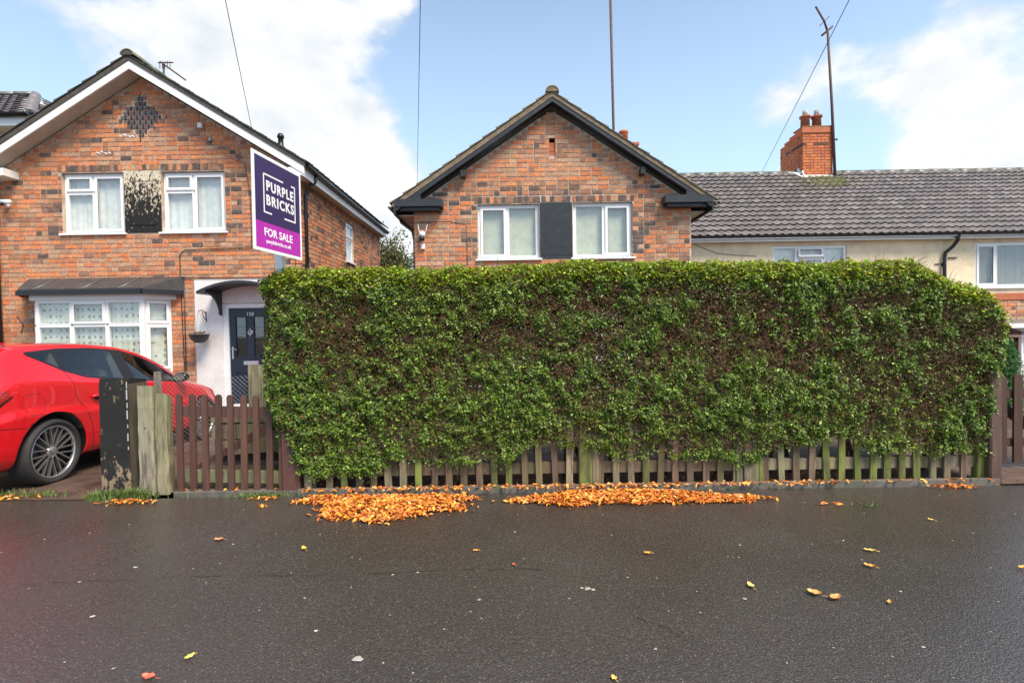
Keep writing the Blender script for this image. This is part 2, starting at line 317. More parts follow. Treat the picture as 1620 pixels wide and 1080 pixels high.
def peel_material(name, top, bottom, z0, z1, lo=-.17, hi=.045, sc=14, cl=False):
    """old cream paint flaking off black: real worn coat, more of it left towards the top"""
    m=bpy.data.materials.new(name); m.use_nodes=True; nt=m.node_tree; b=nt.nodes['Principled BSDF']
    P=nd(nt,'ShaderNodeNewGeometry').outputs['Position']
    sp=nd(nt,'ShaderNodeSeparateXYZ',{0:P})
    h=nd(nt,'ShaderNodeMapRange',{'Value':sp.outputs[2],'From Min':z0,'From Max':z1,'To Min':lo,'To Max':hi},clamp=cl).outputs[0]
    mp=nd(nt,'ShaderNodeMapping',{0:P,'Scale':(1.6,1,.9)})
    n=nd(nt,'ShaderNodeTexNoise',{'Vector':mp.outputs[0],'Scale':sc,'Detail':8,'Roughness':.75}).outputs[0]
    s=nd(nt,'ShaderNodeMath',{0:n,1:h},operation='ADD').outputs[0]
    k=nd(nt,'ShaderNodeMapRange',{'Value':s,'From Min':.475,'From Max':.50}).outputs[0]
    c=nd(nt,'ShaderNodeMix',{0:k,6:rgba(bottom),7:rgba(top)},data_type='RGBA').outputs[2]
    nt.links.new(c,b.inputs['Base Color']); b.inputs['Roughness'].default_value=.8; b.inputs['Specular IOR Level'].default_value=.25
    bp=nd(nt,'ShaderNodeBump',{'Strength':.6,'Distance':.004,'Height':k}); nt.links.new(bp.outputs[0],b.inputs['Normal']); return m
M['peel']=peel_material('peeling_cream_paint',(.60,.53,.40),(.018,.018,.018),3.5,4.68)
M['post_black']=peel_material('worn_black_paint',(.020,.020,.019),(.25,.19,.12),.0,.42,-.075,.10,9,True)
# ------------------------------------------------------------------ ground
def sheet(name, x0,x1,y0,y1,z,m,nx=1,ny=1):
    b=MB()
    for i in range(nx):
        for j in range(ny):
            xa,xb=x0+(x1-x0)*i/nx,x0+(x1-x0)*(i+1)/nx; ya,yb=y0+(y1-y0)*j/ny,y0+(y1-y0)*(j+1)/ny
            b.quad((xa,ya,z),(xb,ya,z),(xb,yb,z),(xa,yb,z))
    return b.build(name,m,kind='structure')
sheet('ground',-300,300,-300,500,-.30,M['soil'])
sheet('pavement',-60,60,-14,4.50,0,M['asphalt'])
# front gardens and driveway behind the fences
sheet('garden_soil',-3.4,4.36,4.62,10.0,.015,M['soil'])
def driveway():
    b=MB(); b.sm=True
    xs=np.linspace(-9.9,-3.4,27); ys=np.linspace(4.50,9.98,23)
    idx={}
    for i,x in enumerate(xs):
        for j,y in enumerate(ys):
            z=.004+.012*math.sin(x*2.1+y)*min(1,(y-4.5)*1.2)-.045*min(max(y-5.0,0),3.2)
            idx[i,j]=len(b.v); b.v.append((x,y,z))
    for i in range(len(xs)-1):
        for j in range(len(ys)-1): b.face((idx[i,j],idx[i+1,j],idx[i+1,j+1],idx[i,j+1]))
    b.build('driveway',M['drive'],kind='structure')
driveway()
sheet('garden_path',4.36,22.0,4.50,12.9,.012,M['drive'])
b=MB(); b.bbox(-1.95,4.36,4.50,4.555,-.05,.055,.008); b.build('kerb_edging',M['edging'],kind='structure')
b=MB(); b.bbox(-3.1,-1.95,4.56,4.70,-.05,.03,.008); b.build('gate_threshold',M['edging'],kind='structure')

# ------------------------------------------------------------------ brick walls
ORANGE=[(.60,.19,.065),(.55,.185,.075),(.60,.23,.09),(.54,.21,.10),(.55,.25,.12),(.50,.165,.065)]
PINK=[(.50,.26,.145),(.47,.28,.17),(.45,.20,.10),(.42,.24,.14)]
BROWN=[(.32,.14,.075),(.28,.14,.09),(.34,.17,.09)]
DARK=[(.12,.075,.06),(.085,.065,.058),(.16,.09,.06)]
PAL=ORANGE+PINK+BROWN+DARK
def pick(rng, wO,wP,wB,wD):
    r=rng.random()*(wO+wP+wB+wD)
    if r<wO: return rng.choice(ORANGE)
    if r<wO+wP: return rng.choice(PINK)
    if r<wO+wP+wB: return rng.choice(BROWN)
    return rng.choice(DARK)
BC={}
def brick_mesh(l,h,c,m):
    k=(round(l,2),round(h,3),c,m.name)
    if k in BC: return BC[k]
    b=MB(); b.col=c; l=k[0]/2; h2=h/2; d=.004
    x0,x1,z0,z1=-l,l,-h2,h2
    f=[(x0+d,-.009,z0+d),(x1-d,-.009,z0+d),(x1-d,-.009,z1-d),(x0+d,-.009,z1-d)]
    g=[(x0,-.004,z0),(x1,-.004,z0),(x1,-.004,z1),(x0,-.004,z1)]
    w_=[(x0,.004,z0),(x1,.004,z0),(x1,.004,z1),(x0,.004,z1)]
    b.quad(*f)
    for i in range(4):
        j=(i+1)%4; b.quad(g[i],g[j],f[j],f[i]); b.quad(w_[i],w_[j],g[j],g[i])
    BC[k]=b.mesh('brick',m); return BC[k]
def wall_columns(mb, O, U, N, brk, z0, ztop, openings, thick):
    U=Vector((U[0],U[1],0)); N=Vector((N[0],N[1],0)); O=Vector((O[0],O[1],0))
    def P(u,z,d): return O+U*u-N*d+Vector((0,0,z))
    for ua,ub in zip(brk[:-1],brk[1:]):
        um=(ua+ub)/2
        ops=sorted([(o[2],o[3]) for o in openings if o[0]-1e-4<=um<=o[1]+1e-4])
        segs=[]; z=z0
        for a,c in ops: 
            segs.append((z,z,a,a)); z=c
        segs.append((z,z,ztop(ua+1e-5),ztop(ub-1e-5)))
        for a0,b0,a1,b1 in segs:
            if a1-a0<1e-3 and b1-b0<1e-3: continue
            q=[P(ua,a0,0),P(ub,b0,0),P(ub,b1,0),P(ua,a1,0)]
            mb.prism([tuple(p) for p in q], tuple(-N*thick))
def brick_wall(house, wall_name, O, U, N, L, z0, ztop, openings, apexes, pal, mortar, brickm, seed, course=.09, pitch=.226, nind=300, vis=None, skip=None, soldiers=(), thick=.24):
    rng=random.Random(seed)
    brk=sorted(set([0,L]+[o[0] for o in openings]+[o[1] for o in openings]+list(apexes)))
    mb=MB(); wall_columns(mb,O,U,N,brk,z0,ztop,openings,thick)
    wall=mb.build(wall_name,mortar,house)
    Ux=Vector((U[0],U[1],0)); Nx=Vector((N[0],N[1],0))
    rot=Matrix((( Ux.x,-Nx.x,0,0),(Ux.y,-Nx.y,0,0),(0,0,1,0),(0,0,0,1)))
    items=[]
    blocks=[(o[0],o[1],o[2],o[3]) for o in openings]+[s[:4] for s in soldiers]+list(skip or [])
    zmax=max(ztop(u) for u in [0,L]+list(apexes))
    r=0; g=.0155
    while z0+r*course<zmax:
        za=z0+r*course; zb=za+course-g
        u=-(pitch/2 if r%2 else 0)-.0
        while u<L:
            l=pitch if rng.random()>.42 else pitch/2
            ua,ub=max(u,0.002),min(u+l-g,L-.002); u+=l
            ivs=[(ua,ub)]
            for (a,b_,c,d) in blocks:
                if zb<=c+.012 or za>=d-.012: continue
                nv=[]
                for p,q in ivs:
                    if q<=a or p>=b_: nv.append((p,q)); continue
                    if p<a: nv.append((p,a-.004))
                    if q>b_: nv.append((b_+.004,q))
                ivs=nv
            for p,q in ivs:
                if q-p<.018: continue
                if min(ztop(p),ztop(q))<zb:
                    # cut to the slope
                    while q-p>.05 and ztop(q)<zb and ztop(q)<ztop(p): q-=.02
                    while q-p>.05 and ztop(p)<zb and ztop(p)<ztop(q): p+=.02
                    if q-p<=.06: continue
                items.append((p,q,za,zb,pal(rng,(p+q)/2,(za+zb)/2)))
        r+=1
    for (a,b_,c,d,pf) in soldiers:
        n=int(round((b_-a)/.078)); wd=(b_-a)/n
        for i in range(n): items.append((a+i*wd+.005,a+(i+1)*wd-.005,c+.005,d-.007,pf(rng)))
    ind=[]
    if nind and vis:
        cand=[(math.dist((O[0]+U[0]*(p+q)/2,O[1]+U[1]*(p+q)/2,(za+zb)/2),(0,0,1.45))/math.sqrt(q-p+.02),i) for i,(p,q,za,zb,c) in enumerate(items) if vis((p+q)/2,(za+zb)/2)]
        cand.sort(); ind=set(i for _,i in cand[:nind])
    rest=MB()
    for i,(p,q,za,zb,c) in enumerate(items):
        jit=rng.uniform(-.0025,.0025); ctr=Vector((O[0],O[1],0))+Ux*((p+q)/2)+Vector((0,0,(za+zb)/2))+Nx*(.002+jit)
        tilt=Matrix.Rotation(rng.uniform(-.006,.006),4,'Y')
        mw=Matrix.Translation(ctr)@rot@tilt
        if i in ind:
            link('brick',brick_mesh(q-p,zb-za,c,brickm),wall,mw)
        else:
            kk=rng.uniform(.88,1.12); rest.col=tuple(v*kk for v in c); l=(q-p)/2; h=(zb-za)/2
            f=[mw@Vector(t) for t in ((-l,-.008,-h),(l,-.008,-h),(l,-.008,h),(-l,-.008,h))]
            w_=[mw@Vector(t) for t in ((-l,.004,-h),(l,.004,-h),(l,.004,h),(-l,.004,h))]
            rest.quad(*f)
            for k in range(4): j=(k+1)%4; rest.quad(w_[k],w_[j],f[j],f[k])
    if rest.f: rest.build('brickwork',brickm,wall,kind='stuff')
    return wall

# ------------------------------------------------------------------ windows
def window(house, x0,x1,z0,z1,Y, lights, curtain, sill=True, fr=.055, flap_open=None, ucol='upvc', curt_gap=None, wavy=True, mw=None, facing_depth=.10):
    """lights: list of (u0,u1,v0,v1,is_opening_sash) fractions of the opening; Y = outside face of the wall; mw maps a local frame (x right, y into the wall, z up)"""
    T=(mw or Matrix.Identity(4))
    f=MB(); ya,yb=Y+facing_depth-.03,Y+facing_depth+.04
    W_,H_=x1-x0,z1-z0
    us=sorted(set([l[0] for l in lights]+[l[1] for l in lights]))
    for (a,b_,c,d) in ((x0,x1,z0,z0+fr),(x0,x1,z1-fr,z1),(x0,x0+fr,z0+fr,z1-fr),(x1-fr,x1,z0+fr,z1-fr)): f.box(a,b_,ya,yb,c,d)
    win=f.build('window',M[ucol],house,mw=T)
    for k,(u0,u1,v0,v1,sash) in enumerate(lights):
        a=x0+W_*u0+(fr if u0==0 else fr*.5); b_=x0+W_*u1-(fr if u1==1 else fr*.5); c=z0+H_*v0+(fr if v0==0 else fr*.5); d=z0+H_*v1-(fr if v1==1 else fr*.5)
        # mullions between lights
        m=MB()
        if u1<1: m.box(b_,b_+fr,ya+.001,yb-.001,c,d)
        if v1<1: m.box(a,b_,ya+.001,yb-.001,d,d+fr)
        if m.f: m.build('glazing_bar',M[ucol],win,mw=T)
        s=.045 if sash else .012; p=.018 if sash else .0
        q=MB(); R=T
        if flap_open==k: R=T@Matrix.Translation((0,ya,d))@Matrix.Rotation(rad(-13),4,'X')@Matrix.Translation((0,-ya,-d))
        y0,y1=ya-p-.004,ya+.02
        for (e,g,h,i) in ((a-.004,b_+.004,c-.004,c+s),(a-.004,b_+.004,d-s,d+.004),(a-.004,a+s,c+s,d-s),(b_-s,b_+.004,c+s,d-s)): q.box(e,g,y0,y1,h,i)
        q.build('sash' if sash else 'bead',M[ucol],win,mw=R)
        g=MB(); g.box(a+s-.003,b_-s+.003,y0+.016,y0+.024,c+s-.003,d-s+.003); g.build('pane',M['glass'],win,mw=R)
        if sash:   # black gasket line
            gg=MB(); t=.006
            for (e,g2,h,i) in ((a+s-.001,b_-s+.001,c+s-t,c+s+t),(a+s-.001,b_-s+.001,d-s-t,d-s+t),(a+s-t,a+s+t,c+s+t,d-s-t),(b_-s-t,b_-s+t,c+s+t,d-s-t)): gg.box(e,g2,y0+.008,y0+.0155,h,i)
            gg.build('gasket',M['black_plastic'],win,mw=R)
    if sill:
        s=MB(); s.box(x0-.05,x1+.05,Y-.055,Y+facing_depth-.031,z0-.035,z0-.002); s.build('sill',M[ucol],win,mw=T)
    # curtain behind
    if curtain:
        spans=curt_gap or [(x0+.02,x1-.02)]
        for (a,b_) in spans:
            c=MB(); c.sm=True; n=int((b_-a)/.018)+1; yy=yb+.025
            for i in range(n+1):
                u=a+(b_-a)*i/n; o=(.0045*math.sin(u*62+2*math.sin(u*9))+.006*math.sin(u*31+1)) if wavy else 0
                c.v += [(u,yy+o,z0+.0),(u,yy+o*.8,z1-.02)]
            for i in range(n): c.face((2*i,2*i+2,2*i+3,2*i+1))
            c.build('curtain' if wavy else 'blind',M[curtain],win,mw=T)
    return win

# ------------------------------------------------------------------ roofs
def slope_frame(E, A, Sd):
    A=Vector(A).normalized(); Sd=Vector(Sd).normalized(); N=A.cross(Sd).normalized()
    if N.z<0: N=-N
    X=Sd.cross(N)
    return Matrix(((X.x,Sd.x,N.x,E[0]),(X.y,Sd.y,N.y,E[1]),(X.z,Sd.z,N.z,E[2]),(0,0,0,1)))
TC={}
def flat_tile(w,l,c,m,k):
    key=('f',w,l,c,m.name,k)
    if key not in TC:
        b=MB(); b.col=c
        # low end raised; a shallow roll along one edge
        th=.026
        prof=[(0,.0),(w*.42,.0),(w*.5,.012),(w*.58,.0),(w*.9,.0),(w*.95,.018),(w,.018)]
        n=len(b.v)
        for y,z in ((-.03,.045),(l,.012)):
            for x,h in prof: b.v.append((x,y,z+h))
        for x,h in prof: b.v.append((x,-.03,.045-th+h*.6))
        q=len(prof)
        for i in range(q-1):
            b.face((n+i,n+i+1,n+q+i+1,n+q+i)); b.face((n+2*q+i,n+2*q+i+1,n+i+1,n+i))
        b.face((n,n+q,n+2*q)); b.face((n+q-1,n+3*q-1,n+2*q-1))
        TC[key]=b
    return TC[key]
def pan_tile(w,l,c,m,k):
    key=('p',w,l,c,m.name,k)
    if key not in TC:
        b=MB(); b.col=c; b.sm=True
        prof=[(0,.026),(w*.12,.012),(w*.3,.002),(w*.5,.0),(w*.66,.006),(w*.78,.024),(w*.9,.034),(w*1.04,.030)]
        q=len(prof)
        for y,z in ((-.02,.058),(l,.004)):
            for x,h in prof: b.v.append((x,y,z+h))
        for i in range(q-1): b.face((i,i+1,q+i+1,q+i))
        n=len(b.v)
        for x,h in prof: b.v.append((x,-.021,.058+h))
        for x,h in prof: b.v.append((x,-.019,.058-.020+h))
        for i in range(q-1): b.face((n+q+i,n+q+i+1,n+i+1,n+i))
        TC[key]=b
    return TC[key]
TM={}
def tiled_slope(roof, fn, MF, ncol, nrow, w, gauge, m, colours, seed, nind, order, length=None, keep=None, xoff=0):
    """order(i,j): small = shows largest; returns nothing. tiles (i across, j up the slope)"""
    rng=random.Random(seed); l=length or gauge*1.18
    lst=[(i,j) for i in range(ncol) for j in range(nrow) if keep is None or keep(i,j)]
    lst.sort(key=lambda t:order(*t)); rest=MB()
    for k,(i,j) in enumerate(lst):
        c=rng.randrange(len(colours)); t=fn(w,l,colours[c],m,0)
        mw=MF@Matrix.Translation((xoff+i*w,j*gauge,rng.uniform(0,.003)))@Matrix.Rotation(rng.uniform(-.006,.006),4,'Z')@Matrix.Rotation(rng.uniform(-.008,.008),4,'X')
        if k<nind:
            key=(fn.__name__,w,l,c,m.name)
            if key not in TM: TM[key]=t.mesh('tile',m)
            link('tile',TM[key],roof,mw)
        else:
            n=len(rest.v); rest.v+=[tuple(mw@Vector(p)) for p in t.v]
            kk=rng.uniform(.85,1.15); rest.col=tuple(v*kk for v in colours[c])
            for f in t.f: rest.face(tuple(n+q for q in f))
    rest.sm=(fn is pan_tile)
    if rest.f: rest.build('tiling',m,roof,kind='stuff')
def half_round(name, p0, p1, r, m, parent, seg=.33, c=(1,1,1), th=.02):
    p0,p1=Vector(p0),Vector(p1); d=(p1-p0); n=max(1,int(d.length/seg)); d.normalize(); up=Vector((0,0,1)); s=d.cross(up).normalized(); up2=s.cross(d)
    step=(p1-p0)/n
    for k in range(n):
        b=MB(); b.col=c; b.sm=True
        a=p0+step*k; e=p0+step*(k+1)-d*.006
        for q in (a,e):
            for rr in (r,r-th):
                for i in range(9):
                    t=math.pi*(i/8); b.v.append(tuple(q+s*math.cos(t)*rr+up2*(math.sin(t)*rr*.85)+up2*(.004*(k%2))))
        for i in range(8):
            b.face((i,i+1,18+i+1,18+i)); b.face((i,9+i,10+i,i+1)); b.face((18+i,18+i+1,27+i+1,27+i))
        b.build(name,m,parent)
def gutter(parent,p0,p1,r=.055,m='black_plastic',name='gutter'):
    p0,p1=Vector(p0),Vector(p1); d=(p1-p0).normalized(); s=d.cross(Vector((0,0,1))).normalized()
    b=MB(); b.sm=True
    for q in (p0,p1):
        for rr in (r,r-.006):
            for i in range(9):
                t=math.pi+math.pi*i/8; b.v.append(tuple(q+s*math.cos(t)*rr+Vector((0,0,math.sin(t)*rr))))
    for i in range(8):
        b.face((i,i+1,18+i+1,18+i)); b.face((9+i,27+i,28+i,10+i)); b.face((i,9+i,10+i,i+1)); b.face((18+i,19+i,28+i,27+i))
    # end caps
    b.face(tuple(range(0,9))); b.face(tuple(range(18,27)))
    return b.build(name,M[m],parent)
def text_mesh(s, size, m, parent, mw, name='lettering', bold=0., ext=.001, align='CENTER', sx=1.0, spacing=1.0):
    """mw places text: local x right, local z up, facing local -y"""
    c=bpy.data.curves.new(name,'FONT'); c.body=s; c.size=size; c.align_x=align; c.align_y='CENTER'; c.extrude=ext; c.offset=bold; c.space_character=spacing; c.resolution_u=4
    tmp=bpy.data.objects.new('tmp_text',c); COL.objects.link(tmp)
    dg=bpy.context.evaluated_depsgraph_get(); me=bpy.data.meshes.new_from_object(tmp.evaluated_get(dg))
    bpy.data.objects.remove(tmp); bpy.data.curves.remove(c)
    me.name=name; me.materials.clear(); me.materials.append(m)
    return link(name,me,parent,mw@Matrix.Rotation(math.pi/2,4,'X')@Matrix.Diagonal((sx,1,1,1)))
# ------------------------------------------------------------------ left semi with white bargeboards
def gable_roof(house, cx, hw, zt, slope, y0, y1, tile_fn, tm, cols, barge, soffit, board_h, seed, ywall, rows, boxes, xl_wall, xr_wall, eave_gutters=True, ridge_c=(.2,.2,.12), lift=.055, bed=None):
    """zt: top of the boards at the ridge.  returns roof part"""
    cs=1/math.sqrt(1+slope*slope); L=hw/cs
    # roof deck: two solid slopes
    b=MB()
    for s in (-1,1):
        e=Vector((cx+s*hw,0,zt-slope*hw)); a=Vector((cx,0,zt))
        b.prism([(a.x,y0+.03,a.z),(e.x,y0+.03,e.z),(e.x,y0+.03,e.z-.03),(a.x,y0+.03,a.z-.03)],(0,y1-y0-.03,0))
    roof=b.build('roof',M['soffit'],house)
    for s in (-1,1):
        # barge board with plumb-cut ends
        q=MB(); ov=.02
        q.prism([(cx,y0,zt-.004),(cx+s*(hw-.02),y0,zt-slope*(hw-.02)-.004),(cx+s*(hw-.02),y0,zt-slope*(hw-.02)-board_h),(cx,y0,zt-board_h)],(0,.028,0))
        q.build('barge_board',M[barge],roof)
        # sloping soffit under the verge
        q=MB(); zz=board_h-.03
        xin=cx+s*(hw-.12)
        q.prism([(cx,y0+.029,zt-zz),(xin,y0+.029,zt-zz-slope*(hw-.12)),(xin,y0+.029,zt-zz-slope*(hw-.12)+.02),(cx,y0+.029,zt-zz+.02)],(0,ywall-y0-.031,0))
        q.build('soffit',M[soffit],roof)
        # tiles
        gauge=L/rows; w_=.30
        nc=int((y1-y0)/w_)
        if s>0: MF=slope_frame((cx+hw,y0-.03,zt-slope*hw+lift),(0,1,0),(-1,0,slope))
        else:   MF=slope_frame((cx-hw,y1,zt-slope*hw+lift),(0,-1,0),(1,0,slope))
        if s>0: tiled_slope(roof,tile_fn,MF,nc,rows,w_,gauge,tm,cols,seed,150,lambda i,j:i)
        else:   tiled_slope(roof,tile_fn,MF,nc+1,rows,w_,gauge,tm,cols,seed+1,150,lambda i,j:-i,xoff=(y1-y0+.03)-(nc+1)*w_)
        # dark bedding under the verge tiles
        q=MB(); q.prism([(cx,y0-.012,zt+.0),(cx+s*hw,y0-.012,zt-slope*hw+.0),(cx+s*hw,y0-.012,zt-slope*hw+lift+.02),(cx,y0-.012,zt+lift+.02)],(0,.30,0))
        q.build('verge_bedding',bed,roof)
    half_round('ridge_tile',(cx,y0-.05,zt+lift+.015),(cx,y1,zt+lift+.015),.13,tm,roof,seg=.45,c=ridge_c)
    q=MB(); q.prism([(cx+.115*math.cos(math.pi*i/8),y0-.04,zt+lift+.01+.10*math.sin(math.pi*i/8)) for i in range(9)],(0,.05,0)); q.build('ridge_end',bed,roof)
    return roof
M['tile_bed_l']=mat('verge_mortar_dark',(.07,.06,.055),rough=.9,var=.3,vs=12,bump=1,stain=((.06,.075,.025),8,.5,.7,.7))
M['tile_bed_m']=mat('verge_mortar_buff',(.20,.15,.10),rough=.9,var=.35,vs=12,bump=1,stain=((.10,.10,.03),7,.5,.7,.7))
lh=thing('brick_house',(-7.17,10,.05),'orange brick semi with white bargeboards, bay window and dark blue door behind the red car','house')
LW=(-10.22,-4.12); LC=-7.17
def pal_left(rng,u,z):
    x=LW[0]+u
    if z>3.45 and z<4.72 and (abs(x+9.0)<.17 or abs(x+5.40)<.18): return pick(rng,3,1.5,2.5,3)
    if z>4.9 and x<-7.3 and x>-9: return pick(rng,6,4,3,1.2)
    if z<3.4 and z>2.5: return pick(rng,7,7,1,.5)
    return pick(rng,8,4.5,2,.2)
ztl=lambda u: min(6.66-.62*abs(LW[0]+u-LC)-.15, 6.6)
lo=[(-8.80-LW[0],-7.58-LW[0],3.49,4.68),(-6.84-LW[0],-5.59-LW[0],3.49,4.68),(-5.70-LW[0],-4.71-LW[0],.05,2.08),(-8.95-LW[0],-6.95-LW[0],.80,2.12)]
D0=(LC-.045-LW[0],5.73)
dz=[]
# diamond ornament: omit normal bricks inside a stepped diamond
for r in range(-4,5):
    hwid=(.44-.095*abs(r))
    if hwid>.03: dz.append((D0[0]-hwid,D0[0]+hwid,D0[1]+(r-.5)*.09+.011,D0[1]+(r+.5)*.09-.002))
solid_vis=lambda u,z: (z>2.65) or (z>1.2 and (u>3.85 and u<4.1 or u<1.3))
soft=lambda rng: pick(rng,1,1,3,5)
lwall=brick_wall(lh,'wall',(LW[0],10),(1,0),(0,-1),LW[1]-LW[0],.05,ztl,lo,[LC-LW[0]],pal_left,M['mortar_l'],M['brick'],11,vis=solid_vis,
   skip=dz+[(-7.575-LW[0],-6.845-LW[0],3.49,4.70),(-6.24-LW[0],-4.3-LW[0],0,2.55)],
   soldiers=[(-8.86-LW[0],-7.60-LW[0],4.70,4.83,soft),(-6.84-LW[0],-5.60-LW[0],4.70,4.83,soft),(-7.5-LW[0],-6.9-LW[0],4.71,4.83,lambda r:pick(r,2,3,2,1))])
# dark perforated diamond: bricks with open black slots between
cxd=LW[0]+D0[0]
rngd=random.Random(4)
slots=MB()
for r in range(-4,5):
    zc=D0[1]+r*.09; half=.44-.095*abs(r)
    for k in range(-4,5):
        xk=cxd+k*.112+(.056 if r%2 else 0)
        if abs(xk-cxd)>half-.02: continue
        mw=Matrix.Translation((xk,10.0+.002,zc)); link('brick',brick_mesh(.092,.076,rngd.choice([(.13,.09,.08),(.16,.10,.085),(.11,.10,.10),(.09,.07,.065)]),M['brick']),lwall,mw)
        slots.box(xk+.043,xk+.069,9.9885,10.0,zc-.043,zc+.043)
for zc in (5.28,5.36): slots.box(cxd-.012,cxd+.012,9.9885,10,zc-.05,zc+.03)
for s in (-.52,.52): slots.box(cxd+s-.012,cxd+s+.012,9.9885,10,5.69,5.78)
slots.box(cxd-.012,cxd+.012,9.9885,10,6.08,6.17)
for _k in range(0,len(slots.v),8):
    _b=MB(); _b.v=slots.v[_k:_k+8]
    for _q in ((0,3,2,1),(4,5,6,7),(0,1,5,4),(1,2,6,5),(2,3,7,6),(3,0,4,7)): _b.face(_q)
    _b.build('vent_slot',M['black_plastic'],lwall)
# scraps of white paint on the brick
q=MB()
for (px_,pz) in ((-7.60,5.38),(-7.52,5.40),(-7.42,5.37),(-7.36,5.375),(-8.05,5.06),(-7.98,5.08),(-7.9,5.05),(-7.83,5.06)):
    a=rngd.uniform(.02,.045); t=rngd.uniform(-.5,-.1)
    q.poly([(px_-a,9.986,pz-.008+a*.3),(px_+a,9.986,pz-.012-a*.3),(px_+a*1.1,9.986,pz-.002-a*.25),(px_+.2*a,9.986,pz+.016),(px_-a*.8,9.986,pz+.012+a*.3)])
q.build('paint_splash',M['white_board'],lwall,kind='stuff')
# right flank
ztf=lambda u: 4.52
side=brick_wall(lh,'wall',(LW[1],10),(0,1),(1,0),6.0,.05,ztf,[(2.72,3.32,3.27,4.26)],[],lambda r,u,z:pick(r,5,3,4,1.2),M['mortar_l'],M['brick'],12,nind=60,vis=lambda u,z: z>2.9 and u<5)
R_side=Matrix(((0,-1,0,LW[1]),(1,0,0,0),(0,0,1,0),(0,0,0,1)))
window(lh,12.72,13.32,3.27,4.26,0,[(0,1,.6,1,True),(0,1,0,.6,False)],'net',mw=R_side,facing_depth=.06)
q=MB(); q.box(LW[0],LW[1]-.25,15.75,16,.05,4.5); q.prism([(LW[0],15.75,4.5),(LW[1],15.75,4.5),(LC,15.75,6.45)],(0,.25,0)); q.box(LW[0],LW[0]+.2,10.25,15.75,.05,4.5)
q.box(LW[0]+.3,LW[1]-.3,12.3,12.35,.05,4.5); q.box(LW[0]+.3,LW[1]-.3,10.3,12.3,2.55,2.62)
q.build('wall',M['dark_room'],lh)
TB=[(.13,.10,.085),(.16,.12,.10),(.11,.09,.075),(.15,.14,.10)]
lroof=gable_roof(lh,LC+.02,3.28,6.66,.62,9.65,16.1,flat_tile,M['tile_mossy'],[(.045,.043,.045),(.06,.055,.055),(.05,.05,.048),(.07,.062,.06)],'white_board','soffit',.155,21,10.0,12,None,*LW,lift=.075,bed=M['tile_bed_l'])
# boxed eaves and returns at the two feet of the gable
q=MB(); q.prism([(-4.20,9.66,4.62),(-3.93,9.66,4.62),(-3.93,9.66,4.47),(-4.20,9.66,4.47)],(0,.33,0)); q.build('boxed_eave',M['white_board'],lroof)
q=MB(); q.box(-4.115,-3.93,9.995,16.0,4.455,4.475); q.build('soffit',M['soffit'],lroof)
q=MB(); q.box(-3.93,-3.905,9.66,16.0,4.45,4.62); q.build('fascia',M['white_board'],lroof)
q=MB(); q.prism([(-10.45,9.68,4.60),(-9.62,9.68,4.70),(-9.62,9.68,4.56),(-10.45,9.68,4.47)],(0,.31,0)); q.build('boxed_eave',M['white_board'],lroof)
gutter(lroof,(-3.86,9.66,4.66),(-3.86,16.0,4.62),.06)
q=MB(); q.tube([(-3.86,10.2,4.60),(-3.90,10.2,4.48),(-4.02,10.15,4.38),(-4.07,10.15,4.2),(-4.07,10.15,.2)],.035); q.sm=True; q.build('downpipe',M['black_plastic'],lh)
q=MB(); q.sm=True; q.tube([(-10.06,9.94,4.75),(-10.06,9.94,4.6),(-10.04,9.90,4.45),(-10.04,9.93,.1)],.045); q.tube([(-10.1,9.72,4.75),(-10.06,9.94,4.7)],.06); q.build('downpipe',M['black_plastic'],lh)
# vent pipe through the roof
q=MB(); q.sm=True; z0=6.66-.62*2.05; q.lathe([(0,z0-.1),(.12,z0-.1),(.11,z0+.10),(.06,z0+.16),(.055,z0+.32),(.075,z0+.33),(.075,z0+.37),(.05,z0+.42),(0,z0+.42)],16,Matrix.Translation((LC+2.07,11.4,.12))); q.build('roof_vent',M['black_plastic'],lroof)
# windows of the first floor
LY=[(0,.48,.69,1,True),(0,.48,0,.69,False),(.48,1,0,1,True)]
window(lh,-8.795,-7.585,3.495,4.675,10,LY,'net')
window(lh,-6.835,-5.595,3.495,4.675,10,LY,'net')
q=MB(); q.bbox(-7.572,-6.850,9.985,10.05,3.495,4.70,.006); 
pn=q.build('painted_panel',M['peel'],lh,label='panel of flaking cream and black paint')
q=MB()
for (a,b_,c,d) in ((-7.45,-6.98,3.64,3.66),(-7.45,-6.98,4.5,4.52),(-7.47,-7.45,3.64,4.52),(-6.98,-6.96,3.64,4.52)): q.box(a,b_,9.975,9.9845,c,d)
q.build('moulding',M['peel'],pn)
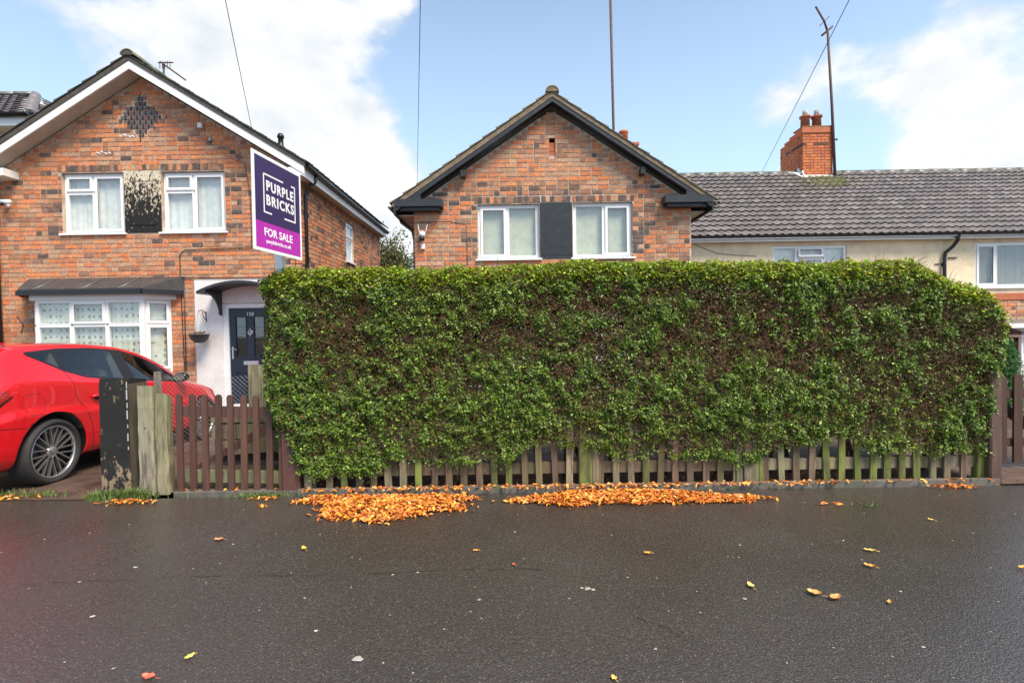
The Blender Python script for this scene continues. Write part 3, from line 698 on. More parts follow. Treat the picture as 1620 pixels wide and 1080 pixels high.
# bay window
def bay():
    Y0=9.6; xa,xb=-9.02,-7.0; z0,z1=.78,2.17
    q=MB(); q.box(-10.22,-4.12,9.99,10.2,-.3,.049); q.prism([(-9.3,9.985,-.2),(xa,Y0+.06,-.2),(xb,Y0+.06,-.2),(-6.72,9.985,-.2)],(0,0,z0+.2)); bb=q.build('bay_base',M['render_white'],lh)
    V=.655; T3=1/3
    lights=[(0,T3,V,1,False),(0,T3,0,V,False),(T3,2*T3,V,1,True),(T3,2*T3,0,V,False),(2*T3,1,V,1,False),(2*T3,1,0,V,False)]
    window(lh,xa,xb,z0,z1,Y0,lights,'lace',fr=.05,facing_depth=.03)
    ang=math.atan2(.39,.28); ln=math.hypot(.39,.28)
    Ms=Matrix.Translation((xb+.005,Y0,0))@Matrix.Rotation(ang,4,'Z')
    window(lh,0.02,ln,z0,z1,0,[(0,1,V,1,True),(0,1,0,V,True)],'lace',fr=.045,facing_depth=.03,mw=Ms,sill=False)
    Ml=Matrix.Translation((xa-.28,9.99,0))@Matrix.Rotation(-ang,4,'Z')
    window(lh,0.0,ln-.02,z0,z1,0,[(0,1,V,1,True),(0,1,0,V,True)],'lace',fr=.045,facing_depth=.03,mw=Ml,sill=False)
    q=MB(); q.box(xb-.03,xb+.04,Y0-.012,Y0+.06,z0,z1+.01); q.build('corner_post',M['upvc'],lh)
    # fascia, roof
    out=[(-9.60,9.985),(-9.22,9.46),(-6.90,9.46),(-6.46,9.985)]
    inn=[(-9.42,9.985),(-9.10,9.56),(-6.97,9.56),(-6.60,9.985)]
    q=MB(); q.prism([(x,y,2.165) for x,y in inn],(0,0,.10)); q.build('bay_fascia',M['white_board'],lh)
    q=MB()
    n=len(q.v); top=[(-9.50,9.985,2.60),(-9.16,9.985,2.60),(-6.96,9.985,2.60),(-6.48,9.985,2.60)]
    fr=[(x,y,2.37) for x,y in out]
    q.v+= [(-9.5,9.985,2.62),(-6.45,9.985,2.62)]+fr+[(x,y,2.28) for x,y in out]
    q.face((0,2,3)); q.face((0,3,4,1)); q.face((1,4,5)); 
    for i in range(3): q.face((6+i,7+i,3+i,2+i))
    q.face((9,8,7,6)); r=q.build('bay_roof',M['lead'],lh)
    gm=MB(); gm.sm=False
    for (p0,p1) in ((out[0],out[1]),(out[1],out[2]),(out[2],out[3])):
        d=(Vector(p1)-Vector(p0)).normalized(); nrm=Vector((d.y,-d.x)); 
        a=Vector(p0)+nrm*.03; c=Vector(p1)+nrm*.03
        gm.prism([(a.x,a.y,2.255),(c.x,c.y,2.255),(c.x-nrm.x*.03,c.y-nrm.y*.03,2.255),(a.x-nrm.x*.03,a.y-nrm.y*.03,2.255)],(0,0,.09))
    gm.build('gutter',M['black_plastic'],r)
    q=MB(); q.sm=True
    for x in (-8.9,-8.35,-8.0,-7.66,-7.3,-6.98): q.lathe([(0,.0),(.014,.004),(.012,.012),(0,.015)],8,Matrix.Translation((x,9.445,2.36)))
    for x in (-8.9,-8.0,-7.3): q.tube([(x,9.46,2.375),(x+.01,9.98,2.625)],.006,6)
    q.build('fixing',M['metal_grey'],r)
bay()
# rendered porch wall, door, canopy
q=MB(); Yr=9.982
for (a,b_,c,d) in ((-6.24,-5.70,.05,2.55),(-4.71,-4.30,.05,2.55),(-5.70,-4.71,2.08,2.55)): q.box(a,b_,Yr,9.999,c,d)
q.build('rendered_panel',M['render_white'],lh)
def front_door():
    q=MB()
    for (a,b_,c,d) in ((-5.70,-5.595,.06,2.07),(-4.79,-4.715,.06,2.07),(-5.595,-4.79,1.985,2.07)): q.box(a,b_,10.0,10.09,c,d)
    q.box(-5.70,-4.72,9.93,10.1,.02,.085)
    fr=q.build('door_frame',M['upvc'],lh)
    x0,x1,z0,z1=-5.59,-4.795,.09,1.98; Y=10.03
    panes=[(-5.47,-5.27,1.02,1.80),(-5.11,-4.91,1.02,1.80)]
    q=MB(); 
    xs=[x0,-5.47,-5.27,-5.11,-4.91,x1]
    q.box(x0,x1,Y,Y+.045,z0,1.02); q.box(x0,x1,Y,Y+.045,1.80,z1)
    for a,b_ in ((x0,-5.47),(-5.27,-5.11),(-4.91,x1)): q.box(a,b_,Y,Y+.045,1.02,1.80)
    dr=q.build('door',M['navy'],lh)
    for (a,b_,c,d) in panes:
        g=MB(); g.box(a-.002,b_+.002,Y+.018,Y+.024,c-.002,d+.002); g.build('pane',M['glass'],dr)
        g=MB()
        for (e,f,h,i) in ((a-.02,b_+.02,c-.02,c),(a-.02,b_+.02,d,d+.02),(a-.02,a,c,d),(b_,b_+.02,c,d)): g.box(e,f,Y-.010,Y,h,i)
        for k in (1,2,3): g.box(a+.002,b_-.002,Y+.012,Y+.0165,c+(d-c)*k/4-.004,c+(d-c)*k/4+.004)
        g.build('moulding',M['navy'],dr)
    for a,b_ in ((-5.48,-5.26),(-5.12,-4.90)):
        g=MB()
        for (e,f,h,i) in ((a,b_,.20,.225),(a,b_,.715,.74),(a,a+.022,.225,.715),(b_-.022,b_,.225,.715)): g.box(e,f,Y-.012,Y,h,i)
        g.build('moulding',M['navy'],dr)
    g=MB(); g.bbox(-5.33,-5.03,Y-.012,Y,.86,.935,.004); g.box(-5.30,-5.06,Y-.018,Y-.012,.88,.915); g.build('letterbox',M['chrome'],dr)
    g=MB(); g.bbox(-5.555,-5.520,Y-.01,Y,.98,1.22,.004); g.tube([(-5.537,Y-.008,1.17),(-5.537,Y-.05,1.17)],.011); g.tube([(-5.537,Y-.05,1.17),(-5.43,Y-.05,1.168)],.011); g.build('handle',M['chrome'],dr)
    g=MB(); g.sm=True
    ring=[(-5.18+.042*math.cos(t),Y-.014,1.50+.042*math.sin(t)) for t in np.linspace(0,2*math.pi,20)]
    g.tube(ring,.010,6); g.lathe([(0,-.0),(.018,.0),(.015,.02),(0,.024)],10,Matrix.Translation((-5.18,Y,1.50))@Matrix.Rotation(math.pi/2,4,'X'))
    g.tube([(-5.18,Y-.012,1.54),(-5.18,Y-.012,1.59)],.008,6); g.tube([(-5.18,Y-.012,1.458),(-5.18,Y-.012,1.42)],.008,6)
    g.build('door_knocker',M['chrome'],dr)
    text_mesh('158',.105,M['plastic_white'],dr,Matrix.Translation((-5.18,Y-.004,1.86)),name='house_number',bold=.0,ext=.002)
    q=MB(); q.box(-5.9,-4.4,10.9,10.95,.05,2.3); q.build('hall_wall',M['dark_room'],lh)
    # curved canopy on two brackets
    q=MB(); cx=-5.08; hw=.78; n=14; zs,rise=2.28,.19
    Rr=(hw*hw+rise*rise)/(2*rise); a0=math.asin(hw/Rr)
    pr=[]
    for i in range(n+1):
        t=-a0+2*a0*i/n; pr.append((cx+Rr*math.sin(t), zs+rise-Rr+Rr*math.cos(t)))
    lo_=[(x,z-.05) for x,z in pr]
    poly=[(x,9.42,z) for x,z in pr]+[(x,9.42,z) for x,z in reversed(lo_)]
    for i in range(n):
        q.prism([(pr[i][0],9.42,pr[i][1]),(pr[i+1][0],9.42,pr[i+1][1]),(lo_[i+1][0],9.42,lo_[i+1][1]),(lo_[i][0],9.42,lo_[i][1])],(0,.56,0))
    cp=q.build('door_canopy',M['black_paint'],lh)
    for xx in (cx-hw+.12,cx+hw-.16):
        q=MB(); pts=[(xx,9.975,2.29),(xx,9.50,2.29),(xx,9.50,2.24)]
        for k in range(7):
            t=k/6*math.pi/2; pts.append((xx,9.50+.43*math.sin(t),2.24-.38*(1-math.cos(t))))
        pts.append((xx,9.975,1.84))
        q.prism(pts,(.045,0,0)); q.build('bracket',M['black_paint'],cp)
front_door()
# cables clipped to the front
q=MB(); q.sm=True; q.tube([(-4.35,9.972,3.2),(-5.1,9.972,3.17),(-6.40,9.972,3.14),(-6.5,9.972,3.05),(-6.5,9.972,2.55),(-6.47,9.972,.75)],.008,6); q.build('cable',M['wire'],lh)
q=MB(); q.sm=True; q.tube([(-6.43,9.97,2.62),(-6.44,9.97,.75)],.010,6); q.build('cable',M['wire'],lh)
q=MB(); q.sm=True; q.tube([(-6.47,9.968,2.60),(-5.9,9.968,2.585),(-4.4,9.968,2.58)],.009,6); q.build('cable',M['wire'],lh)
q=MB(); q.sm=True; q.tube([(-5.2,9.972,4.95),(-5.32,9.972,4.86),(-5.18,9.972,4.80),(-5.08,9.972,4.2),(-5.08,9.972,3.2)],.006,6); q.build('cable',M['wire'],lh)
q=MB(); q.sm=True; q.tube([(-9.75,9.972,1.9),(-9.62,9.972,1.72),(-9.68,9.972,1.55)],.006,6); q.build('cable',M['wire'],lh)

q=MB(); q.bbox(-6.05,-5.96,9.90,9.97,5.49,5.58,.01); q.build('light_sensor',M['plastic_white'],lh)
q=MB(); q.bbox(-5.86,-5.80,9.93,9.97,5.24,5.30,.01); q.build('light_sensor',M['metal_grey'],lh)

# ------------------------------------------------------------------ middle house, black trimmed gable
mh=thing('brick_house',(.84,10,-.35),'red brick house with black trimmed gable and two white windows rising behind the hedge','house')
MW=(-1.88,3.56); MC=.84
def pal_mid(rng,u,z):
    x=MW[0]+u
    if z>2.9 and z<3.95 and (abs(x+.76)<.14 or abs(x-2.58)<.17) : return pick(rng,3,1,1,3.5)
    if z>4.05 and z<4.35: return pick(rng,3,2,4,2)
    if z>4.4 and z<4.75: return pick(rng,9,5,1,0)
    return pick(rng,6.5,4.5,2.5,.15)
ztm=lambda u: min(5.90-.672*abs(MW[0]+u-MC)-.13, 5.70)
mo=[(-.64-MW[0],.575-MW[0],2.865,3.94),(1.235-MW[0],2.41-MW[0],2.865,3.95),(.785-MW[0],.905-MW[0],4.87,5.22),(-1.2-MW[0],.9-MW[0],.3,1.75),(1.6-MW[0],2.6-MW[0],-.3,1.8)]
mwall=brick_wall(mh,'wall',(MW[0],10),(1,0),(0,-1),MW[1]-MW[0],-.3,ztm,mo,[MC-MW[0]],pal_mid,M['mortar'],M['brick'],31,vis=lambda u,z:z>2.85,
   skip=[(.58-MW[0],1.23-MW[0],2.85,3.96)],
   soldiers=[(-.70-MW[0],.60-MW[0],3.955,4.09,lambda r:pick(r,.5,.3,1,6)),(.62-MW[0],1.2-MW[0],3.97,4.09,lambda r:pick(r,.5,.5,1,5)),(1.22-MW[0],2.44-MW[0],3.965,4.09,lambda r:pick(r,1.5,.5,2,4))])
q=MB(); q.box(.785,.905,10.03,10.06,4.87,5.22)
for k in range(4): q.box(.79,.90,10.012+.008*k,10.03,4.88+k*.085,4.95+k*.085)
q.build('vent_slot',M['terracotta'],mwall)
q=MB(); q.box(MW[0],MW[1],17.0,17.2,-.3,4.0); q.box(MW[0],MW[0]+.22,10.25,17,-.3,3.95); q.box(MW[1]-.22,MW[1],10.25,17,-.3,3.95); q.box(MW[0]+.3,MW[1]-.3,12.3,12.35,-.3,5); q.box(MW[0]+.25,MW[1]-.25,10.3,12.3,2.2,2.27)
q.build('wall',M['dark_room'],mh)
# visible brick flanks are covered by courses too
brick_wall(mh,'wall',(MW[0]-.01,17.2),(0,-1),(-1,0),7.18,-.3,lambda u:3.95,[],[],lambda r,u,z:pick(r,5,3,4,1),M['mortar'],M['brick'],35,nind=0,thick=.02)
mroof=gable_roof(mh,MC,3.09,5.90,.672,9.74,15.6,flat_tile,M['tile_brown'],[(.14,.105,.075),(.18,.14,.10),(.12,.10,.07),(.20,.17,.11)],'black_paint','black_paint',.088,41,10.0,12,None,*MW,ridge_c=(.22,.17,.11),lift=.075,bed=M['tile_bed_m'])
for s in (-1,1):
    xe=MC+s*3.05; xi=MC+s*2.14
    q=MB(); q.prism([(xe,9.72,3.86),(xi,9.72,3.86),(xi,9.72,4.0),(xe,9.72,4.0)],(0,.275,0)); q.build('boxed_eave',M['black_paint'],mroof)
    q=MB(); q.prism([(xe,9.742,3.80+.20),(MC+s*2.55,9.742,4.0),(MC+s*2.55,9.742,4.16)],(0,.2,0)); q.build('gable_infill',M['black_paint'],mroof)
    q=MB(); q.prism([(xi+s*.06,9.80,3.80),(xi+s*.9,9.80,3.80),(xi+s*.9,9.80,3.86),(xi+s*.06,9.80,3.86)],(0,.19,0)); q.build('boxed_eave',M['black_paint'],mroof)
    q=MB(); xw=MW[0] if s<0 else MW[1]
    q.box(min(xw,xe)+.01,max(xw,xe)-.01,10.0,15.6,3.74,3.76); q.build('soffit',M['black_paint'] if s>0 else M['soffit'],mroof)
    q=MB(); q.box(xe-.015,xe+.015,9.73,15.6,3.70,3.86); q.build('fascia',M['black_paint'],mroof)
    gutter(mroof,(xe+s*.07,9.72,3.86),(xe+s*.07,15.5,3.83),.06)
    # black purlin end under the verge
    q=MB(); q.bbox(MC+s*1.74-.045,MC+s*1.74+.045,9.80,9.99,4.44,4.56,.006); q.build('purlin_end',M['black_paint'],mroof)
q=MB(); q.sm=True; q.tube([(-2.24,10.3,3.8),(-2.2,10.3,3.68),(-1.97,10.25,3.5),(-1.93,10.25,3.3),(-1.93,10.25,-.3)],.035); q.build('downpipe',M['black_plastic'],mh)
window(mh,-.635,.57,2.87,3.935,10,[(0,.48,0,1,True),(.48,1,0,1,False)],'blind',wavy=False)
window(mh,1.24,2.405,2.87,3.945,10,[(0,.53,0,1,False),(.53,1,0,1,True)],'blind',wavy=False)
window(mh,-1.2,.9,.3,1.75,10,[(0,.33,0,1,False),(.33,.66,0,1,False),(.66,1,0,1,True)],'dark_curtain')
q=MB(); q.box(1.6,2.6,10.02,10.08,-.3,1.8); q.build('door',M['upvc'],mh)
q=MB(); q.bbox(.588,1.222,9.984,10.05,2.86,3.955,.006); pp=q.build('painted_panel',M['black_paint'],mh)
q=MB()
for (a,b_,c,d) in ((.72,1.10,3.08,3.09),): q.box(a,b_,9.980,9.9835,c,d)
q.box(.585,1.225,9.978,9.9835,2.93,2.95)
q.build('moulding',M['black_paint'],pp)
q=MB(); q.sm=True; q.tube([(-2.0,9.99,3.60),(-1.2,9.985,3.62),(-.86,9.985,3.55),(-.85,9.985,2.0)],.006,6); q.build('cable',M['wire'],mh)

# mid house chimney behind the ridge
def small_stack():
    q=MB(); q.bbox(3.42,4.06,16.0,16.5,5.6,7.22,.01); ch=q.build('chimney',M['terracotta'],mh)
    q=MB(); q.bbox(3.39,4.09,15.97,16.53,7.22,7.30,.01); q.build('chimney_cap',M['terracotta'],ch)
    q=MB(); q.sm=True; q.lathe([(.0,7.30),(.14,7.30),(.13,7.66),(.15,7.68),(.15,7.74),(.11,7.74),(.10,7.40),(0,7.40)],18,Matrix.Translation((3.66,16.25,0))); q.build('chimney_pot',M['terracotta'],ch)
small_stack()

# ------------------------------------------------------------------ terrace to the right
th=thing('terraced_house',(9,13,-.1),'cream rendered terrace with grey pantiled roof and orange chimney to the right','house')
tq=MB(); TX0,TX1=3.6,16.6
wall_columns(tq,(TX0,13),(1,0),(0,-1),[0,6.71-TX0,8.62-TX0,11.90-TX0,14.2-TX0,TX1-TX0],2.22,lambda u:3.66,[(6.71-TX0,8.62-TX0,2.35,3.52),(11.90-TX0,14.2-TX0,2.37,3.52)],.24)
tw=tq.build('wall',M['render_cream'],th)
tb=brick_wall(th,'wall',(TX0,13.02),(1,0),(0,-1),TX1-TX0,-.1,lambda u:2.05,[],[],lambda r,u,z:pick(r,7,4,1.5,.6),M['mortar'],M['brick'],51,nind=90,vis=lambda u,z:u>8.5 and z>1.0)
q=MB(); q.box(TX0,TX1,12.985,13.2,2.05,2.22); q.build('string_course',M['terracotta'],th)
q=MB(); q.box(TX0,TX1,18.8,19,-.1,3.6); q.box(TX1-.24,TX1,13.3,18.8,-.1,3.6); q.box(TX0,TX1-.3,14.6,14.65,-.1,3.6); q.box(TX0,TX1-.3,13.3,14.6,2.1,2.15)
q.prism([(TX1-.24,13.2,3.6),(TX1-.24,18.8,3.6),(TX1-.24,16,6.1)],(.2,0,0))
q.build('wall',M['dark_room'],th)
EY,EZ,RY,RZ=12.72,3.74,16.0,6.26
q=MB()
q.prism([(TX0-.1,EY,EZ-.02),(TX0-.1,RY,RZ-.02),(TX0-.1,RY,RZ-.08),(TX0-.1,EY,EZ-.08)],(TX1-TX0+.3,0,0))
q.prism([(TX0-.1,2*RY-EY,EZ-.02),(TX0-.1,RY,RZ-.02),(TX0-.1,RY,RZ-.08),(TX0-.1,2*RY-EY,EZ-.08)],(TX1-TX0+.3,0,0))
troof=q.build('roof',M['tile_grey'],th)
TG=[(.165,.142,.132),(.185,.158,.148),(.145,.126,.118),(.205,.178,.165),(.15,.135,.125)]
sl=math.hypot(RY-EY,RZ-EZ); MF=slope_frame((TX0-.1,EY-.05,EZ-.03),(1,0,0),(0,RY-EY,RZ-EZ))
ncol=int((TX1-TX0+.2)/.205)
def tk(i,j):
    x=TX0+i*.205; return not (9.0<x<9.95 and j==14)
tiled_slope(troof,pan_tile,MF,ncol,15,.205,sl/15,M['tile_grey'],TG,61,300,lambda i,j:(j*.8+abs(i*.205+TX0-5)*.6 + (50 if i<1 else 0)),keep=tk)
half_round('ridge_tile',(TX0-.1,RY,RZ-.05),(TX1+.2,RY,RZ-.05),.13,M['tile_grey'],troof,seg=.45,c=(.13,.13,.10))
q=MB(); q.box(TX0,TX1+.1,12.80,12.825,3.60,3.73); q.build('fascia',M['white_board'],troof)
q=MB(); q.box(TX0,TX1+.1,12.825,12.995,3.62,3.64); q.build('soffit',M['soffit'],troof)
gutter(troof,(TX0,12.74,3.74),(TX1+.1,12.74,3.72),.06)
window(th,6.715,8.615,2.35,3.515,13,[(0,.33,0,1,False),(.33,.69,.72,1,True),(.33,.69,0,.72,False),(.69,1,0,1,False)],'net',fr=.06,flap_open=1,facing_depth=.06)
window(th,11.905,14.195,2.375,3.515,13,[(0,.24,0,1,True),(.24,.76,0,1,False),(.76,1,0,1,True)],'dark_curtain',fr=.06,facing_depth=.06,curt_gap=[(12.0,12.4),(12.55,13.35),(13.7,14.1)])
q=MB(); q.sm=True; q.tube([(11.25,12.74,3.68),(11.25,12.76,3.56),(11.22,12.86,3.42),(11.08,12.93,3.26),(11.06,12.93,3.1),(11.06,12.93,-.05)],.042,10)
q.tube([(11.06,12.93,2.98),(11.06,12.99,2.98)],.05); q.build('downpipe',M['black_plastic'],th)
q=MB(); q.box(11.2,11.42,12.96,12.998,3.13,3.155); q.box(10.86,10.98,12.97,12.998,2.98,3.0); q.build('bracket',M['rust'],th)
q=MB(); q.sm=True; q.tube([(4.7,12.99,3.58),(5.3,12.99,3.35),(5.7,12.99,3.30),(6.3,12.99,3.26)],.006,5); q.build('cable',M['wire'],th)
# ground floor bay at far right
def tbay():
    q=MB(); q.box(12.55,15.6,12.45,13.0,-.1,.2); q.build('bay_base',M['render_white'],th)
    window(th,12.55,15.6,.2,1.10,12.45,[(0,.12,.55,1,True),(0,.12,0,.55,False),(.12,.35,.55,1,True),(.12,.35,0,.55,False),(.35,.7,0,1,False),(.7,1,0,1,False)],'net',fr=.07,facing_depth=.03)
    q=MB(); q.box(12.45,15.7,12.35,13.0,1.10,1.17); q.build('bay_fascia',M['upvc'],th)
    q=MB(); q.prism([(12.4,12.3,1.17),(12.4,12.3,1.25),(12.4,12.99,1.45),(12.4,12.99,1.17)],(3.4,0,0)); r=q.build('bay_roof',M['lead'],th)
    q=MB(); q.prism([(12.38,12.5,1.325),(12.38,12.99,1.46),(12.38,12.99,1.55),(12.38,12.6,1.44)],(3.4,0,0)); q.build('bay_flashing',M['metal_grey'],r)
tbay()
# chimney
CX0,CX1,CY0,CY1=9.06,9.98,15.72,17.0
def step(u):
    return 7.36
orange=lambda r,u,z: (.10,.05,.035) if (abs(z-7.02)<.04 and r.random()<.6) else r.choice([(.54,.15,.05),(.50,.14,.05),(.56,.18,.06),(.42,.12,.05),(.47,.16,.07)])
c1=brick_wall(th,'chimney',(CX0,CY0),(1,0),(0,-1),CX1-CX0,5.7,lambda u:7.57,[],[],orange,M['terracotta'],M['orange_brick'],71,course=.088,pitch=.226,nind=120,vis=lambda u,z:z>5.8,thick=.3)
c2=brick_wall(th,'chimney',(CX0,CY1),(0,-1),(-1,0),CY1-CY0-.001,5.7,step,[],[],orange,M['terracotta'],M['orange_brick'],72,course=.088,pitch=.226,nind=120,vis=lambda u,z:z>5.9,thick=.9)
for (za,zb,o) in ((7.40,7.57,.035),):
    q=MB(); q.box(CX0-o,CX1+o,CY0-o,CY0-.011,za,zb); q.build('corbel',M['terracotta'],c1)
q=MB(); q.bbox(CX0-.02,CX1+.02,CY0-.03,CY0+.5,7.571,7.60,.01); q.build('flaunching',M['moss'],c1)
for (ya,yb,zt_) in ((CY0+.011,CY0+.36,7.57),(CY0+.361,CY0+.70,7.50),(CY0+.701,CY0+1.0,7.43)):
    q=MB(); q.col=(.55,.13,.04); q.bbox(CX0-.03,CX1+.02,ya,yb,7.361,zt_,.006); q.build('corbel',M['orange_brick'],c1)
for (x,y) in ((9.30,16.0),(9.66,16.0)):
    q=MB(); q.sm=True; q.lathe([(0,7.58),(.14,7.58),(.125,7.95),(.165,7.97),(.165,8.02),(.12,8.03),(0,8.03)],18,Matrix.Translation((x,y,0))); pt=q.build('chimney_pot',M['terracotta'],c1)
    q=MB(); q.sm=True; q.lathe([(0,8.03),(.075,8.03),(.075,8.20),(.06,8.20),(0,8.2)],14,Matrix.Translation((x,y,0))); q.build('pot_liner',M['cement'],pt)
q=MB()  # torn white flashing up the side, lead apron in front
rz=lambda y: EZ+(y-EY)*(RZ-EZ)/(RY-EY)
q.prism([(CX0-.03,CY0+.28,rz(CY0+.28)+.02),(CX0-.03,CY0+.22,rz(CY0+.22)+.20),(CX0-.03,CY0+.05,rz(CY0)+.16),(CX0-.03,CY0-.03,rz(CY0)+.20),(CX0-.03,CY0-.2,rz(CY0-.2)+.02)],(.018,0,0))
q.poly([(CX0-.30,CY0+.22,rz(CY0+.22)+.09),(CX0-.22,CY0+.02,rz(CY0)+.09),(CX0-.02,CY0-.26,rz(CY0-.26)+.09),(CX0+.14,CY0-.22,rz(CY0-.22)+.09),(CX0,CY0,rz(CY0)+.10),(CX0-.03,CY0+.24,rz(CY0+.24)+.09)])
q.build('flashing',M['plastic_white'],troof)
q=MB(); q.prism([(CX0,CY0-.16,5.96),(CX0,CY0-.012,6.12),(CX0,CY0-.012,5.98),(CX0,CY0-.16,5.93)],(CX1-CX0,0,0)); q.build('flashing',M['cement'],troof)
def moss_patch():
    rng=random.Random(9); b=MB(); b.sm=True
    for k in range(300):
        t=rng.gauss(0,.42); s=rng.random(); x=9.55+t; y=CY0-.18-.55*s*s
        if abs(t)>1.0: continue
        z=EZ+(y-EY)*(RZ-EZ)/(RY-EY)+.085; r=rng.uniform(.015,.05); b.col=(1,1,1)
        n=len(b.v); b.v.append((x,y,z+r*.8))
        for i in range(6):
            a=i*math.pi/3; b.v.append((x+r*1.3*math.cos(a),y+r*math.sin(a),z+r*.6*math.sin(a)-.01))
        for i in range(6): b.face((n,n+1+i,n+1+(i+1)%6))
    b.build('moss',M['moss'],troof,kind='stuff')
moss_patch()
q=MB(); q.sm=True
q.tube([(9.98,15.9,7.27),(10.25,15.9,7.25)],.03,6); q.tube([(9.98,15.9,6.95),(10.12,15.85,6.93)],.03,6); q.tube([(8.80,16.7,6.33),(9.06,16.7,6.38)],.03,6)
q.build('bracket',M['rust'],c1)

# ------------------------------------------------------------------ hip roofed house far left
fh=thing('hipped_house',(-13.6,14,.3),'house corner with hipped grey tile roof peeping over the left gable','house')
q=MB(); q.box(-17,-11.0,11.7,18,.0,6.3); q.build('wall',M['render_cream'],fh)
HE,HR=6.42,8.0
q=MB(); ex0,ex1,ey0,ey1=-17.5,-10.6,11.3,18.4; rr=(ey1-ey0)/2; ry=(ey0+ey1)/2; rx1=ex1-1.65; hr=HE+1.05
q.v=[(ex0,ey0,HE),(ex1,ey0,HE),(ex1,ey1,HE),(ex0,ey1,HE),(ex0,ry-1.6,hr+.25),(rx1,ry-1.6,hr+.25),(rx1,ry+1.6,hr+.25),(ex0,ry+1.6,hr+.25)]
for f in ((0,1,5,4),(1,2,6,5),(2,3,7,6),(4,5,6,7),(0,3,2,1),(0,4,7,3)): q.face(f)
fr_=q.build('roof',M['tile_grey'],fh)
MFf=slope_frame((ex1-4.0,ey0-.03,HE-.02),(1,0,0),(0,ry-1.6-ey0,hr+.25-HE)); slf=math.hypot(ry-1.6-ey0,hr+.25-HE)
tiled_slope(fr_,pan_tile,MFf,19,8,.205,slf/8,M['tile_grey'],[(.10,.085,.085),(.13,.11,.11)],81,150,lambda i,j:-i,keep=lambda i,j:(i+1)*.205<4.0-1.65*(j+1)/8)
MFf=slope_frame((ex1+.03,ey0,HE-.02),(0,1,0),(-1.65,0,hr+.25-HE)); slf=math.hypot(1.65,hr+.25-HE)
tiled_slope(fr_,pan_tile,MFf,33,8,.205,slf/8,M['tile_grey'],[(.10,.085,.085),(.13,.11,.11)],82,150,lambda i,j:i,keep=lambda i,j:i*.205>1.95*(j+1)/8)
half_round('hip_tile',(ex1,ey0,HE+.02),(rx1,ry-1.6,hr+.27),.11,M['tile_grey'],fr_,seg=.4,c=(.17,.145,.135))
half_round('ridge_tile',(ex0,ry-1.6,hr+.27),(rx1,ry-1.6,hr+.27),.12,M['tile_grey'],fr_,seg=.45,c=(.14,.13,.12))
gutter(fr_,(ex0,ey0-.08,HE-.01),(ex1,ey0-.08,HE-.01),.07); gutter(fr_,(ex1+.08,ey0-.1,HE-.01),(ex1+.08,ey1,HE-.01),.07)
q=MB(); q.box(ex0,ex1,ey0,ey0+.03,HE-.25,HE-.07); q.build('fascia',M['white_board'],fr_)
q=MB(); q.box(ex0,ex1,ey0+.03,11.69,HE-.27,HE-.25); q.build('soffit',M['soffit'],fr_)
# ------------------------------------------------------------------ noise in numpy
def vnoise(P, scale, seed):
    rs=np.random.RandomState(seed); T=rs.rand(32,32,32); Q=P*scale+17.3; I=np.floor(Q).astype(int); F=Q-I; F=F*F*(3-2*F); out=0
    for a in (0,1):
        for b_ in (0,1):
            for c in (0,1):
                wgt=(F[:,0] if a else 1-F[:,0])*(F[:,1] if b_ else 1-F[:,1])*(F[:,2] if c else 1-F[:,2])
                out=out+wgt*T[(I[:,0]+a)%32,(I[:,1]+b_)%32,(I[:,2]+c)%32]
    return out
def leaf_cloud(name, P, Nrm, Ln, Wd, C, m, parent=None, fold=.25, hexa=True, kind='stuff', Tdir=None, curl=0):
    """P centres, Nrm facing, one folded blade per row"""
    n=len(P); Nrm=Nrm/np.linalg.norm(Nrm,axis=1)[:,None]
    T=np.random.randn(n,3) if Tdir is None else Tdir
    T=T-Nrm*(T*Nrm).sum(1)[:,None]; T/=np.linalg.norm(T,axis=1)[:,None]+1e-9; B=np.cross(Nrm,T)
    L=Ln[:,None]; W_=Wd[:,None]
    cu=(curl if np.isscalar(curl) else curl[:,None])
    if hexa:
        pts=[P-T*L*.5, P-T*L*.15+B*W_*.5+Nrm*W_*fold, P+T*L*.22+B*W_*.42+Nrm*W_*fold*.8-Nrm*L*cu*.3, P+T*L*.5-Nrm*L*cu, P+T*L*.22-B*W_*.42+Nrm*W_*fold*.8-Nrm*L*cu*.3, P-T*L*.15-B*W_*.5+Nrm*W_*fold]
        k=6; V=np.stack(pts,1).reshape(-1,3); base=np.arange(n)[:,None]*6
        F=np.concatenate([base+np.array([[0,1,2,3]]),base+np.array([[0,3,4,5]])],1).reshape(-1,4); fs=4
    else:
        pts=[P-T*L*.5, P+B*W_*.5+Nrm*W_*fold, P+T*L*.5, P-B*W_*.5+Nrm*W_*fold]
        k=4; V=np.stack(pts,1).reshape(-1,3); base=np.arange(n)[:,None]*4
        F=np.concatenate([base+np.array([[0,1,2]]),base+np.array([[0,2,3]])],1).reshape(-1,3); fs=3
    me=bpy.data.meshes.new(name); me.vertices.add(len(V)); me.vertices.foreach_set('co',V.astype(np.float32).ravel())
    nf=len(F); me.loops.add(nf*fs); me.loops.foreach_set('vertex_index',F.astype(np.int32).ravel())
    me.polygons.add(nf); me.polygons.foreach_set('loop_start',(np.arange(nf)*fs).astype(np.int32))
    me.update(calc_edges=True); me.materials.append(m)
    at=me.color_attributes.new('Col','FLOAT_COLOR','POINT'); CC=np.repeat(np.concatenate([C,np.ones((n,1))],1),k,0).astype(np.float32); at.data.foreach_set('color',CC.ravel())
    o=link(name,me,parent); 
    if kind: o['kind']=kind
    return o
